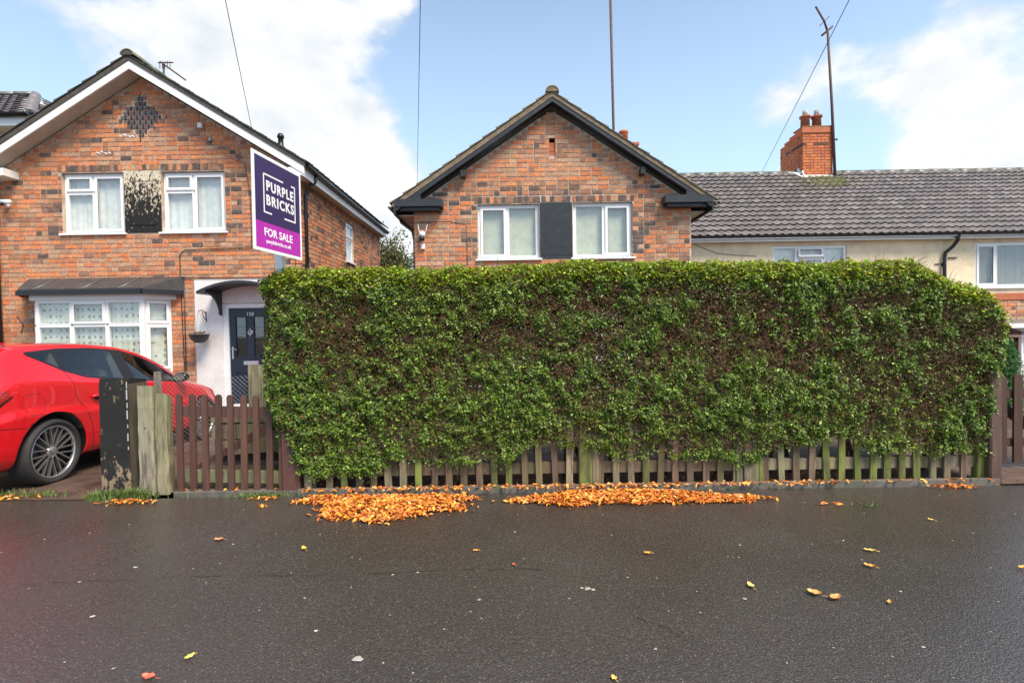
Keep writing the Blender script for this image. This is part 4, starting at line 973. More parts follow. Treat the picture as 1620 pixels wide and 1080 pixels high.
def twig_cloud(name, A, Bv, R, C, m, parent=None, kind='stuff'):
    n=len(A); D=Bv-A; D/=np.linalg.norm(D,axis=1)[:,None]; U=np.cross(D,np.random.randn(n,3)); U/=np.linalg.norm(U,axis=1)[:,None]; W_=np.cross(D,U)
    Mid=(A+Bv)/2+np.random.randn(n,3)*(np.linalg.norm(Bv-A,axis=1)[:,None]*.07)
    vs=[]
    for Q,s in ((A,1.),(Mid,.85),(Bv,.5)):
        for k in range(3):
            t=2*math.pi*k/3; vs.append(Q+(U*math.cos(t)+W_*math.sin(t))*(R*s)[:,None])
    V=np.stack(vs,1).reshape(-1,3); base=np.arange(n)[:,None]*9; fl=[]
    for lv in (0,3):
        for k in range(3): fl.append([lv+k,lv+(k+1)%3,lv+3+(k+1)%3,lv+3+k])
    F=np.concatenate([base+np.array([f]) for f in fl],1).reshape(-1,4)
    me=bpy.data.meshes.new(name); me.vertices.add(len(V)); me.vertices.foreach_set('co',V.astype(np.float32).ravel())
    nf=len(F); me.loops.add(nf*4); me.loops.foreach_set('vertex_index',F.astype(np.int32).ravel()); me.polygons.add(nf); me.polygons.foreach_set('loop_start',(np.arange(nf)*4).astype(np.int32))
    me.update(calc_edges=True); me.materials.append(m)
    at=me.color_attributes.new('Col','FLOAT_COLOR','POINT'); at.data.foreach_set('color',np.repeat(np.concatenate([C,np.ones((n,1))],1),9,0).astype(np.float32).ravel())
    o=link(name,me,parent); 
    if kind: o['kind']=kind
    return o

# ------------------------------------------------------------------ the hedge
HX0,HX1=-2.27,4.47; HYF,HYB=4.50,5.45
def htop(x):
    t=2.05+.02*np.sin(x*1.7)
    q=np.clip((x-3.62)/.36,0,1); t=t-.17*q*q*(3-2*q)-np.clip(x-3.9,0,1)*.36
    t=t-np.clip(-2.02-x,0,1)*.35 - np.clip(x-4.36,0,1)*1.6
    return t
def hbot(x): # uneven lower fringe over the pickets
    return .29+.07*np.sin(x*2.3+1)+.05*np.sin(x*5.1)+.03*np.sin(x*11.)-.12*np.exp(-((x+1.9)/.35)**2)+.07*np.exp(-((x-1.0)/.45)**2)-.08*np.exp(-((x+.15)/.25)**2)+.03*np.exp(-((x-3)/.7)**2)
def hleft(z): return HX0+np.clip(1.35-z,0,2)*.12+.04*np.sin(z*5)
def hright(z): return HX1-np.clip(1.0-z,0,2)*.12+.03*np.sin(z*6)
def yfront(x,z,P=None):
    top=htop(x); r=.22; d=np.clip(z-(top-r),0,r); y=HYF+(r-np.sqrt(np.maximum(r*r-d*d,0)))*.9
    y=y+.20*np.clip(.75-z,0,.5)*.4
    e=np.clip(.16-(x-hleft(z)),0,.16); y=y+(.16-np.sqrt(np.maximum(.16**2-e*e,0)))
    e=np.clip(.16-(hright(z)-x),0,.16); y=y+(.16-np.sqrt(np.maximum(.16**2-e*e,0)))
    return y
def bare(x,z):
    """0..1 how thin the leaf cover is: brown twiggy patches"""
    P=np.stack([x,np.zeros_like(x),z],1)
    v=.55*vnoise(P,2.1,3)+.3*vnoise(P,4.5,4)+.15*vnoise(P,9,5)
    b=np.zeros_like(x)
    for cx,cz,rx,rz,a in ((-1.35,1.38,.6,.22,.20),(-.2,1.15,.5,.35,.16),(.45,1.25,.4,.3,.16),(1.45,1.2,.55,.35,.26),(2.75,1.65,.45,.2,.30),(2.7,1.25,.9,.28,.24),(3.75,1.35,.55,.3,.28),(3.9,.95,.5,.35,.22),(-1.0,.95,.35,.2,.14),(-.6,1.0,.3,.2,.14)):
        b=b+a*np.exp(-((x-cx)/rx)**2-((z-cz)/rz)**2)
    b=b-.3*np.clip((z-(htop(x)-.28))/.2,0,1)
    for cx,cz,rx,rz,a in ((-.3,.85,.35,.25,.2),(-1.9,.8,.3,.5,.12),(0.3,.7,.4,.25,.18),(-.5,1.75,.8,.2,.15),(2.2,.75,.7,.2,.12)):
        b=b-a*np.exp(-((x-cx)/rx)**2-((z-cz)/rz)**2)
    P2=np.stack([x,np.ones_like(x)*3,z],1)
    return np.clip((v-.5)*2.2+b*1.6+.20+(vnoise(P2,7,6)-.5)*1.9+(vnoise(P2,18,7)-.5)*1.2,0,1)
hg=thing('hedge',(1.1,5.0,0),'tall clipped green privet hedge with brown twiggy patches growing over the low picket fence','hedge')
def build_hedge():
    rs=np.random.RandomState(5)
    def greens(n, warm):
        c=np.array([.092,.158,.016])*np.exp(rs.randn(n,1)*.48)*np.array([1,1,1])
        k=rs.rand(n); c[:,0]*=1+1.1*rs.rand(n)*warm; c[:,1]*=1+.45*rs.rand(n)*warm
        y=k<.05+.05*warm; c[y]=np.array([.20,.26,.03])*rs.uniform(.6,1.2,(y.sum(),1))
        y=(k>.985); c[y]=np.array([.22,.09,.02])*rs.uniform(.5,1.1,(y.sum(),1))
        return c
    # front face
    n=320000; x=rs.uniform(HX0,HX1,n); z=rs.uniform(.1,2.12,n)
    ok=(z<htop(x))&(z>hbot(x)-.02*rs.randn(n))&(x>hleft(z))&(x<hright(z)); x=x[ok]; z=z[ok]; n=len(x)
    b=bare(x,z); keep=rs.rand(n)>(b**1.1)*.86; x=x[keep]; z=z[keep]; b=b[keep]; n=len(x)
    P3=np.stack([x,np.zeros(n),z],1)
    lump=(vnoise(P3,4,8)-.5)*.04+(vnoise(P3,10,9)-.5)*.07+(vnoise(P3,24,19)-.5)*.07
    dep=rs.exponential(.05,n)+b*rs.rand(n)*.16
    y=yfront(x,z)-lump+dep
    P=np.stack([x,y,z],1)
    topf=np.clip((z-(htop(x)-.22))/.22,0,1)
    Nr=np.stack([rs.randn(n)*.55,-.75*(1-topf*.6)+rs.randn(n)*.45,.45+topf*.8+rs.randn(n)*.45],1)
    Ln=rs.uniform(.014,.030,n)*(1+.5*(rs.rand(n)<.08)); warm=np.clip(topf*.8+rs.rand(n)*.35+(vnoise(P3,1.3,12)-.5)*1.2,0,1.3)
    gc=greens(n,warm)*(1+topf[:,None]*np.array([.60,.48,.15])); leaf_cloud('foliage',P,Nr,Ln,Ln*rs.uniform(.5,.62,n),gc,M['leaf'],hg)  # lighter, yellower top rows: light from above put into leaf colour, plus new growth
    # top, ends, back and inside
    n=42000; x=rs.uniform(HX0,HX1,n); y=rs.uniform(HYF,HYB,n); z=htop(x)-rs.exponential(.05,n)+(vnoise(np.stack([x,y,y*0],1),9,15)-.5)*.09
    e=np.minimum(y-HYF,HYB-y); z=z-np.clip(.15-e,0,.15)**2*5; ok=z>1.3
    x,y,z=x[ok],y[ok],z[ok]; n=len(x); Ln=rs.uniform(.024,.04,n)
    leaf_cloud('foliage',np.stack([x,y,z],1),np.stack([rs.randn(n)*.5,rs.randn(n)*.5-.2,np.ones(n)],1),Ln,Ln*.56,greens(n,np.full(n,1.0))*np.array([1.5,1.4,1.1]),M['leaf'],hg)  # top leaves brightened in colour as if lit, over the yellower new growth
    n=26000; z=rs.uniform(.25,1.95,n); sd_=rs.rand(n)<.5; y=rs.uniform(HYF+.08,HYB,n); d=rs.exponential(.05,n)
    x=np.where(sd_,hleft(z)+d,hright(z)-d); ok=z<htop(x); x,y,z,sd_=x[ok],y[ok],z[ok],sd_[ok]; n=len(x); Ln=rs.uniform(.026,.042,n)
    leaf_cloud('foliage',np.stack([x,y,z],1),np.stack([np.where(sd_,-1,1)+rs.randn(n)*.5,rs.randn(n)*.5,.4+rs.randn(n)*.4],1),Ln,Ln*.56,greens(n,np.full(n,.4)),M['leaf'],hg)
    n=130000; x=rs.uniform(HX0+.1,HX1-.1,n); z=rs.uniform(.45,2.0,n); y=rs.uniform(HYF+.25,HYB,n); ok=z<htop(x)-.02; x,y,z=x[ok],y[ok],z[ok]; n=len(x); Ln=rs.uniform(.028,.045,n)
    leaf_cloud('foliage',np.stack([x,y,z],1),rs.randn(n,3),Ln,Ln*.56,greens(n,np.zeros(n))*.6,M['leaf'],hg,hexa=False)  # inner leaves coloured darker to deepen the shade inside the hedge
    # twigs: many short brown ones near the face, longer ones inside
    n=42000; x=rs.uniform(HX0+.05,HX1-.05,n); z=rs.uniform(.3,2.0,n); ok=(z<htop(x)-.05)&(z>hbot(x)); x,z=x[ok],z[ok]; n=len(x)
    y=yfront(x,z)+.015+rs.gamma(1.6,.075,n)
    A=np.stack([x,y,z],1); D=np.stack([rs.randn(n)*.75,-.35+rs.randn(n)*.5,.35+rs.randn(n)*.6],1); D/=np.linalg.norm(D,axis=1)[:,None]
    Ln=rs.uniform(.05,.19,n); B_=A+D*Ln[:,None]; B_[:,1]=np.maximum(B_[:,1],yfront(B_[:,0],np.minimum(B_[:,2],1.9))-.02)
    C=np.array([.15,.072,.040])*rs.uniform(.4,1.5,(n,1)); g=rs.rand(n)<.10; C[g]=np.array([.24,.18,.10])*rs.uniform(.6,1.1,(g.sum(),1))
    twig_cloud('twigs',A,B_,rs.uniform(.0010,.0026,n),C,M['twig'],hg)
    # main stems
    for i in range(26):
        x0=-2.0+i*.25+rs.uniform(-.06,.06); p=[(x0,4.95+rs.uniform(-.15,.15),0)]
        for k in range(1,7): q0=p[-1]; p.append((q0[0]+rs.uniform(-.10,.10),q0[1]+rs.uniform(-.07,.07),k*.28))
        st=MB(); st.sm=True; st.col=(.11,.07,.045); st.tube(p,[.022,.019,.017,.014,.011,.008,.006],7); st.build('stem',M['twig'],hg)
build_hedge()

# ------------------------------------------------------------------ fences and gates
def picket(w_,h,t,top=.03,col=(.2,.2,.2)):
    b=MB(); z=h; b.col=col
    pts=[(-w_/2,0,0),(w_/2,0,0),(w_/2,0,z-top),(w_/2-top*.6,0,z),(-w_/2+top*.6,0,z),(-w_/2,0,z-top)]
    b.prism(pts,(0,t,0)); return b
def hue(rng,a,b_,c):
    k=rng.uniform(a,b_); return tuple(v*k*rng.uniform(.96,1.04) for v in c)
def vpick(rng,kind):
    if kind=='pink': return hue(rng,.6,1.15,(.19,.125,.08))
    if kind=='green': return hue(rng,.7,1.15,(.19,.22,.045))
    if kind=='pale': return hue(rng,.7,1.15,(.29,.235,.15))
    return hue(rng,.75,1.2,(.100,.047,.030))
fe=thing('picket_fence',(1.2,4.63,0),'low weathered picket fence, partly green with algae, under the hedge','fence')
def fence():
    rng=random.Random(3); N=45
    for i in range(N):
        x=-1.84+i*.1385+rng.uniform(-.008,.008)
        if x>4.22 or abs(x-.69)<.09 or abs(x-2.15)<.09: continue
        k='green' if (2.75<x<3.75 and rng.random()<.75) or i in (2,7,12,13,22) else ('pink' if rng.random()<.6 else 'pale')
        b=picket(rng.uniform(.052,.062),.62+rng.uniform(-.03,.03),.02,rng.uniform(.015,.035),vpick(rng,k))
        o=b.build('picket',M['wood_pale'],fe,mw=Matrix.Translation((x,4.605,.035))@Matrix.Rotation(rng.gauss(0,.018),4,'Y')@Matrix.Rotation(rng.uniform(-.01,.01),4,'X'))
    for z0,z1 in ((.135,.24),(.44,.53)):
        b=MB(); 
        for a,c in ((-1.9,.7),(.7,2.15),(2.15,4.28)):
            b.col=vpick(rng,'pale' if a>2 or z0>.4 else 'pink'); b.bbox(a,c-.004,4.628,4.668,z0,z1,.004)
        b.build('rail',M['wood_pale'],fe)
    for x,w_,h,col in ((-1.885,.075,.44,'pale'),(.655,.12,.5,'green'),(.745,.06,.50,'pale'),(2.06,.06,.5,'pale'),(2.17,.135,.52,'pale'),(2.26,.05,.5,'green'),(4.275,.08,.56,'green')):
        b=MB(); b.col=vpick(rng,col); b.bbox(x-w_/2,x+w_/2,4.59,4.67,0,h,.008); b.build('post',M['wood_pale'],fe)
fence()
# brown gate on the left with its posts
ga=thing('garden_gate',(-2.55,4.6,.03),'red brown picket gate left of the hedge with nine bare pickets','gate')
def gate():
    rng=random.Random(8)
    for i in range(9):
        x=-3.055+i*.1165; h=.925-.010*i*.5
        b=picket(.055,h-.03,.022,.022,vpick(rng,'b')); b.build('picket',M['wood_brown'],ga,mw=Matrix.Translation((x,4.60,.03-.0*i))@Matrix.Rotation(rad(.6)+rng.uniform(-.008,.008),4,'Y'))
    for z0,z1 in ((.70,.80),(.10,.21)):
        b=MB(); b.col=(.10,.05,.038) if z0>.5 else (.17,.17,.09); b.prism([(-3.10,4.624,z0+.01),(-2.07,4.624,z0-.02),(-2.07,4.624,z1-.02),(-3.10,4.624,z1+.01)],(0,.035,0)); b.build('rail',M['wood_brown'] if z0>.5 else M['wood_pale'],ga)
    b=MB(); b.col=(.09,.045,.035); b.prism([(-3.03,4.660,.20),(-2.95,4.660,.20),(-2.10,4.660,.62),(-2.10,4.660,.70),(-2.16,4.660,.70)],(0,.022,0)); b.build('brace',M['wood_brown'],ga)
gate()
b=MB(); b.col=(.11,.045,.035); b.bbox(-2.115,-1.955,4.575,4.70,0,.56,.01); tag(b.build('gate_post',M['wood_brown']),'stout red brown post at the hinge end of the left gate, half under hedge leaves','post')
def post(name,x0,x1,y0,y1,h,colr,m,label,lean=.0,topcut=.03,bev=.012):
    b=MB(); b.col=colr
    n=10; prev=None; rng=random.Random(int(abs(x0)*100))
    rings=[]
    for k in range(n+1):
        z=h*k/n; jx=rng.uniform(-.004,.004); jy=rng.uniform(-.003,.003); s=lean*z
        sh=0 if k<n else bev
        pts=[(x0+bev,y0),(x1-bev,y0),(x1,y0+bev),(x1,y1-bev),(x1-bev,y1),(x0+bev,y1),(x0,y1-bev),(x0,y0+bev)]
        cx,cy=(x0+x1)/2,(y0+y1)/2
        rings.append([(cx+(px_-cx)*(1-sh*2)+jx+s,cy+(py_-cy)*(1-sh*2)+jy,z-(topcut*(py_-y0)/(y1-y0) if k==n else 0)) for px_,py_ in pts])
    for r in rings: b.v+=r
    for k in range(n):
        for i in range(8): b.face((k*8+i,k*8+(i+1)%8,(k+1)*8+(i+1)%8,(k+1)*8+i))
    b.face(tuple(n*8+i for i in range(8)))
    o=b.build(name,m); return o
o=post('timber_post',-3.785,-3.515,4.60,4.86,1.075,(.1,.1,.1),M['post_black'],'',.0)
tag(o,'thick square old gatepost with flaking black paint beside the red car','post')
b=MB(); [b.box(-3.522-.003*(k_%2),-3.5145,4.597,4.6005,z_,z_+h_) for k_,(z_,h_) in enumerate(((.98,.06),(.88,.09),(.80,.05),(.70,.08),(.62,.03),(.50,.07),(.42,.03)))]; q_=b.build('worn_edge',M['cement'],kind='stuff'); q_.parent=o
b=MB(); b.col=(.09,.075,.05); b.box(-3.5145,-3.5105,4.615,4.845,.02,1.02); q_=b.build('post_side_board',M['wood_pale'],None); q_.parent=o; 
o=post('timber_post',-3.425,-3.285,4.585,4.70,1.005,(.34,.30,.22),M['wood_pale'],'')
tag(o,'taller of the two pale weathered timber posts left of the gate','post')
b=MB(); b.sm=True; b.lathe([(0,0),(.007,0),(.006,.004),(0,.005)],8,Matrix.Translation((-3.35,4.584,.62))@Matrix.Rotation(math.pi/2,4,'X')); q_=b.build('bolt_hole',M['black_plastic']); q_.parent=o
o=post('timber_post',-3.275,-3.165,4.60,4.70,.93,(.31,.27,.17),M['wood_pale'],'',topcut=.05)
tag(o,'shorter pale timber post touching the left gate','post')
o=post('gate_post',4.295,4.405,4.53,4.66,1.02,(.10,.055,.04),M['wood_brown'],'')
tag(o,'dark brown gatepost at the right end of the hedge','post')
gr=thing('garden_gate',(5.4,5.0,.03),'dark brown picket gate at the right edge past the hedge','gate')
def gate2():
    rng=random.Random(18)
    for i in range(8):
        x=4.86+i*.155; h=.86+.02*(i%2)
        b=picket(.085,h,.022,.02,tuple(v*.7 for v in vpick(rng,'b'))); b.build('picket',M['wood_brown'],gr,mw=Matrix.Translation((x,5.0,.06)))
    for z0,z1 in ((.70,.78),(.22,.30)):
        b=MB(); b.col=(.06,.03,.025); b.bbox(4.70,6.1,5.024,5.06,z0,z1,.004); b.build('rail',M['wood_brown'],gr)
    b=MB(); b.col=(.06,.03,.025); b.prism([(4.75,5.062,.68),(4.82,5.062,.75),(5.35,5.062,.34),(5.25,5.062,.30)],(0,.02,0)); b.build('brace',M['wood_brown'],gr)
gate2()
# leaning pale boards and chain link behind the left gate
bd=thing('board_fence',(-2.9,5.5,0),'patched fence of pale horizontal boards seen through the left gate','fence')
def boards():
    rng=random.Random(12)
    rows=[(-3.3,-1.9,.50,.66,0),(-3.3,-1.9,.33,.49,-.02),(-3.2,-2.55,.16,.32,-.06),(-2.5,-1.9,.10,.28,.16),(-2.62,-2.2,.22,.34,-.30)]
    for a,c,z0,z1,t in rows:
        b=MB(); b.col=vpick(rng,'pale'); l=(c-a)/2; b.bbox(-l,l,0,.022,-(z1-z0)/2,(z1-z0)/2,.004)
        b.build('board',M['wood_pale'],bd,mw=Matrix.Translation(((a+c)/2,5.5+rng.uniform(-.01,.01),(z0+z1)/2))@Matrix.Rotation(t,4,'Y'))
    b=MB(); b.col=(.05,.035,.03); b.bbox(-3.3,-1.9,5.56,5.60,.06,.64,.004); b.build('backing_board',M['wood_brown'],bd)
boards()
o=post('timber_post',-3.11,-2.94,5.92,6.06,1.10,(.30,.26,.17),M['wood_pale'],'',topcut=.02)
tag(o,'round topped pale fence post in front of the blue door','post')
cl=thing('chain_link_fence',(-3.6,6.15,0),'sagging grey chain link fence in front of the door','fence')
def chain():
    b=MB(); x0,x1,z0,z1=-4.35,-2.4,.05,.98; s=.055
    Y=6.12; n=int((x1-x0)/s); 
    for i in range(-20,n+20):
        for dr in (1,-1):
            xa=x0+i*s; 
            pa=[xa,z0] ; pb=[xa+dr*(z1-z0),z1]
            # clip in x
            def cut(p,q):
                p=list(p); q=list(q)
                for e,sg in ((x0,1),(x1,-1)):
                    if (p[0]-e)*sg<0 and (q[0]-e)*sg<0: return None
                    if (p[0]-e)*sg<0: t=(e-p[0])/(q[0]-p[0]); p=[e,p[1]+(q[1]-p[1])*t]
                    if (q[0]-e)*sg<0: t=(e-p[0])/(q[0]-p[0]); q=[e,p[1]+(q[1]-p[1])*t]
                return p,q
            r=cut(pa,pb)
            if r is None: continue
            (ax,az),(bx,bz)=r
            sag=lambda x,z: z-.03*math.sin((x-x0)*2.2)*(z/z1)
            b.tube([(ax,Y,sag(ax,az)),((ax+bx)/2,Y+.006,sag((ax+bx)/2,(az+bz)/2)),(bx,Y,sag(bx,bz))],.0012,3,cap=False)
    b.build('wire_mesh',M['metal_grey'],cl,kind='stuff')
    for x in (-4.33,):
        q=MB(); q.col=(.2,.18,.14); q.bbox(x-.03,x+.03,6.13,6.19,0,1.02,.006); q.build('post',M['wood_pale'],cl)
chain()

# ------------------------------------------------------------------ for sale board
fs=thing('for_sale_sign',(-2.03,4.42,0),'purple and magenta for sale board on a white post standing in the hedge','sign')
def sign():
    a=Vector((-2.07,4.10,0)); c=Vector((-1.972,4.80,0)); u=(c-a).normalized(); nrm=Vector((u.y,-u.x,0))  # towards +x side
    z0,z1=2.145,2.952; Wd=(c-a).length
    F=Matrix(((u.x,-nrm.x,0,a.x),(u.y,-nrm.y,0,a.y),(0,0,1,z0),(0,0,0,1)))   # local x along board, y into board, z up
    H=z1-z0; col={}
    def flat(name,color,r=.35):
        return mat(name,color,rough=r,var=.03,vs=3)
    wht=flat('sign_white',(.80,.80,.80)); pur=flat('sign_purple',(.030,.016,.085)); mag=flat('sign_magenta',(.42,.018,.36))
    b=MB(); b.box(0,Wd,0,.010,0,H); bo=b.build('board',wht,fs,mw=F)
    i=.028
    b=MB(); b.box(i,Wd-i,-.0015,0,.245,H-i); b.build('print_panel',pur,bo,mw=F)
    b=MB(); b.box(i,Wd-i,-.0015,0,i,.2445); b.build('print_panel',mag,bo,mw=F)
    b=MB(); y0,y1=-.0032,-.0018; t=.013
    L_,R_,T_,B_=.135,.605,.655,.325
    for q in ((L_,L_+t,B_,T_),(L_,.42,T_-t,T_),(.545,R_,T_-t,T_),(R_-t,R_,B_,T_-t),(L_+t,.245,B_,B_+t),(.43,R_-t,B_,B_+t)):
        b.box(q[0],q[1],y0,y1,q[2],q[3])
    b.build('logo_frame',wht,bo,mw=F)
    text_mesh('PURPLE',.118,wht,bo,F@Matrix.Translation((.375,-.0025,.555)),bold=.0035,spacing=1.22,sx=.88)
    text_mesh('BRICKS',.118,wht,bo,F@Matrix.Translation((.375,-.0025,.435)),bold=.0035,spacing=1.22,sx=.92)
    text_mesh('FOR SALE',.093,wht,bo,F@Matrix.Translation((.34,-.0025,.163)),bold=.0022,spacing=1.05)
    text_mesh('purplebricks.co.uk',.046,wht,bo,F@Matrix.Translation((.34,-.0025,.090)),bold=.0006,spacing=1.05)
    b=MB(); b.bbox(-2.115,-2.045,4.71,4.78,0,2.60,.004,Matrix.Shear('XY',4,(0,0)) @ Matrix(((1,0,-.036,0),(0,1,0,0),(0,0,1,0),(0,0,0,1)))); po=b.build('post',M['plastic_white'],fs)
    b=MB(); b.box(-2.13,-1.995,4.735,4.765,2.2,2.24); b.box(-2.13,-1.995,4.735,4.765,2.5,2.54); b.build('bracket',M['plastic_white'],po)
sign()

# ------------------------------------------------------------------ things fixed to the houses
hb=thing('hanging_basket',(-6.05,9.75,1.45),'dark half round hanging basket on a bracket beside the door','basket')
def basket():
    q=MB(); q.sm=True; q.lathe([(.0,-.16),(.08,-.15),(.15,-.08),(.175,.0),(.185,.0),(.185,.012),(.165,.012),(.0,-.01)],20,Matrix.Translation((-6.02,9.74,1.47)),axis='z'); q.build('bowl',M['basket'],hb)
    q=MB(); q.sm=True
    q.tube([(-6.02,9.975,1.93),(-6.02,9.975,1.72)],.009,6); q.tube([(-6.02,9.972,1.88),(-6.02,9.85,1.95),(-6.02,9.74,1.93)],.008,6); q.tube([(-6.02,9.972,1.76),(-6.02,9.9,1.80),(-6.02,9.84,1.92)],.007,6)
    q.build('bracket',M['black_plastic'],hb)
    q=MB(); 
    for k in range(3):
        t=k*2.1+.4; q.tube([(-6.02,9.74,1.93),(-6.02+.18*math.cos(t),9.74+.18*math.sin(t),1.48)],.0025,4)
    q.build('chain',M['metal_grey'],hb)
    rs=np.random.RandomState(2); n=160; P=np.stack([-6.02+rs.randn(n)*.08,9.74+rs.randn(n)*.06,1.49+np.abs(rs.randn(n))*.02],1); Ln=rs.uniform(.02,.045,n)
    leaf_cloud('plant',P,rs.randn(n,3)+np.array([0,-.5,1]),Ln,Ln*.5,np.array([.16,.09,.04])*rs.uniform(.5,1.4,(n,1)),M['leaf_dry'],hb)
basket()
def cctv(x,y,z,label):
    t=thing('security_camera',(x,y,z),label,'camera'); 
    q=MB(); q.sm=True; q.lathe([(0,0),(.05,0),(.05,.03),(.03,.05),(0,.055)],14,Matrix.Translation((x-.09,y,z))@Matrix.Rotation(math.pi/2,4,'X')); q.tube([(x-.09,y-.05,z),(x-.05,y-.09,z+.02)],.016,8); q.build('mount',M['plastic_white'],t)
    q=MB(); q.sm=True; q.tube([(x-.10,y-.12,z+.045),(x+.10,y-.16,z+.03)],.045,14); q.build('housing',M['plastic_white'],t)
    q=MB(); q.sm=True; q.tube([(x-.055,y-.135,z-.0),(x-.055,y-.21,z-.012)],.032,12); q.build('lens',M['black_plastic'],t)
cctv(-9.76,9.985,4.06,'white bullet security camera on the brick wall left of the upstairs windows')
t=thing('security_camera',(-1.72,9.9,3.3),'white camera with two upright aerials on the wall of the middle house','camera')
q=MB(); q.sm=True; q.lathe([(0,-.07),(.05,-.06),(.062,0),(.05,.05),(0,.06)],14,Matrix.Translation((-1.72,9.90,3.36))); q.build('housing',M['plastic_white'],t)
q=MB(); q.sm=True; q.tube([(-1.775,9.93,3.36),(-1.80,9.93,3.56)],.010,6); q.tube([(-1.665,9.93,3.36),(-1.62,9.93,3.55)],.010,6); q.build('aerial',M['plastic_white'],t)
q=MB(); q.sm=True; q.lathe([(0,-.05),(.045,-.045),(.05,0),(.045,.045),(0,.05)],14,Matrix.Translation((-1.72,9.865,3.27))); q.build('lens',M['black_plastic'],t)
q=MB(); q.bbox(-1.76,-1.68,9.93,9.985,3.08,3.18,.006); q.build('junction_box',M['plastic_white'],t)

# ------------------------------------------------------------------ aerials and wires
t=thing('tv_aerial',(-8.07,12,6.0),'small tv aerial on a short mast behind the left gable','aerial')
q=MB(); q.sm=True; q.tube([(-8.10,12,5.9),(-8.07,12,7.82)],.022,6); q.build('mast',M['wire'],t)
q=MB(); q.tube([(-8.12,11.95,7.86),(-7.68,12.2,7.54)],.018,5); q.tube([(-8.2,12,7.86),(-7.84,12,7.86)],.014,5)
for k in range(5):
    x=-8.16+k*.06; q.tube([(x,12,7.72),(x,12,7.90)],.009,4)
q.build('antenna',M['rust'],t)
t=thing('aerial_mast',(9.95,15.9,5.9),'rusty aerial mast leaning beside the orange chimney','aerial')
q=MB(); q.sm=True; q.tube([(10.02,15.66,5.93),(9.93,15.66,8.2),(9.80,15.66,10.50)],[.045,.04,.034],8); q.build('mast',M['rust'],t)
q=MB(); q.sm=True; q.tube([(9.80,15.66,10.45),(9.70,15.66,10.75),(9.44,15.66,11.20)],.03,6); q.tube([(9.62,15.66,10.32),(9.98,15.7,10.62)],.03,6)
for k in range(1): q.tube([(9.70-.08*k,15.4,10.75+.14*k),(9.70-.08*k,15.9,10.75+.14*k)],.012,4)
q.build('antenna',M['rust'],t)
t=thing('aerial_mast',(3.28,16.2,5.6),'tall dark mast rising out of frame beside the middle chimney pot','aerial')
q=MB(); q.sm=True; q.tube([(3.36,16.2,5.6),(3.33,16.2,7.9),(3.27,16.2,12.6)],.042,8); q.build('mast',M['rust'],t)
q=MB(); q.sm=True; q.tube([(3.0,16.2,12.5),(3.6,16.2,12.5)],.02,6)
for k in range(6): q.tube([(3.02+k*.11,15.9,12.5),(3.02+k*.11,16.5,12.5)],.008,4)
q.build('antenna',M['rust'],t)
for (xe,ye,ze,lab) in ((-10.6,21.8,8.15,'telephone wire running down behind the left gable'),(-4.1,22.6,8.1,'thin telephone wire dropping to the gap left of the middle gable'),(11.1,22.6,8.1,'telephone wire crossing behind the mast by the orange chimney')):
    a=Vector((1.4,-6,8.1)); e=Vector((xe,ye,ze)); pts=[]
    for k in range(13):
        s=k/12; p=a.lerp(e,s); p.z-=.10*4*s*(1-s)*.3; pts.append(p)
    q=MB(); q.sm=True; q.tube(pts,.0085,5); tag(q.build('telephone_wire',M['wire']),lab,'wire','telephone wires fanning out overhead')
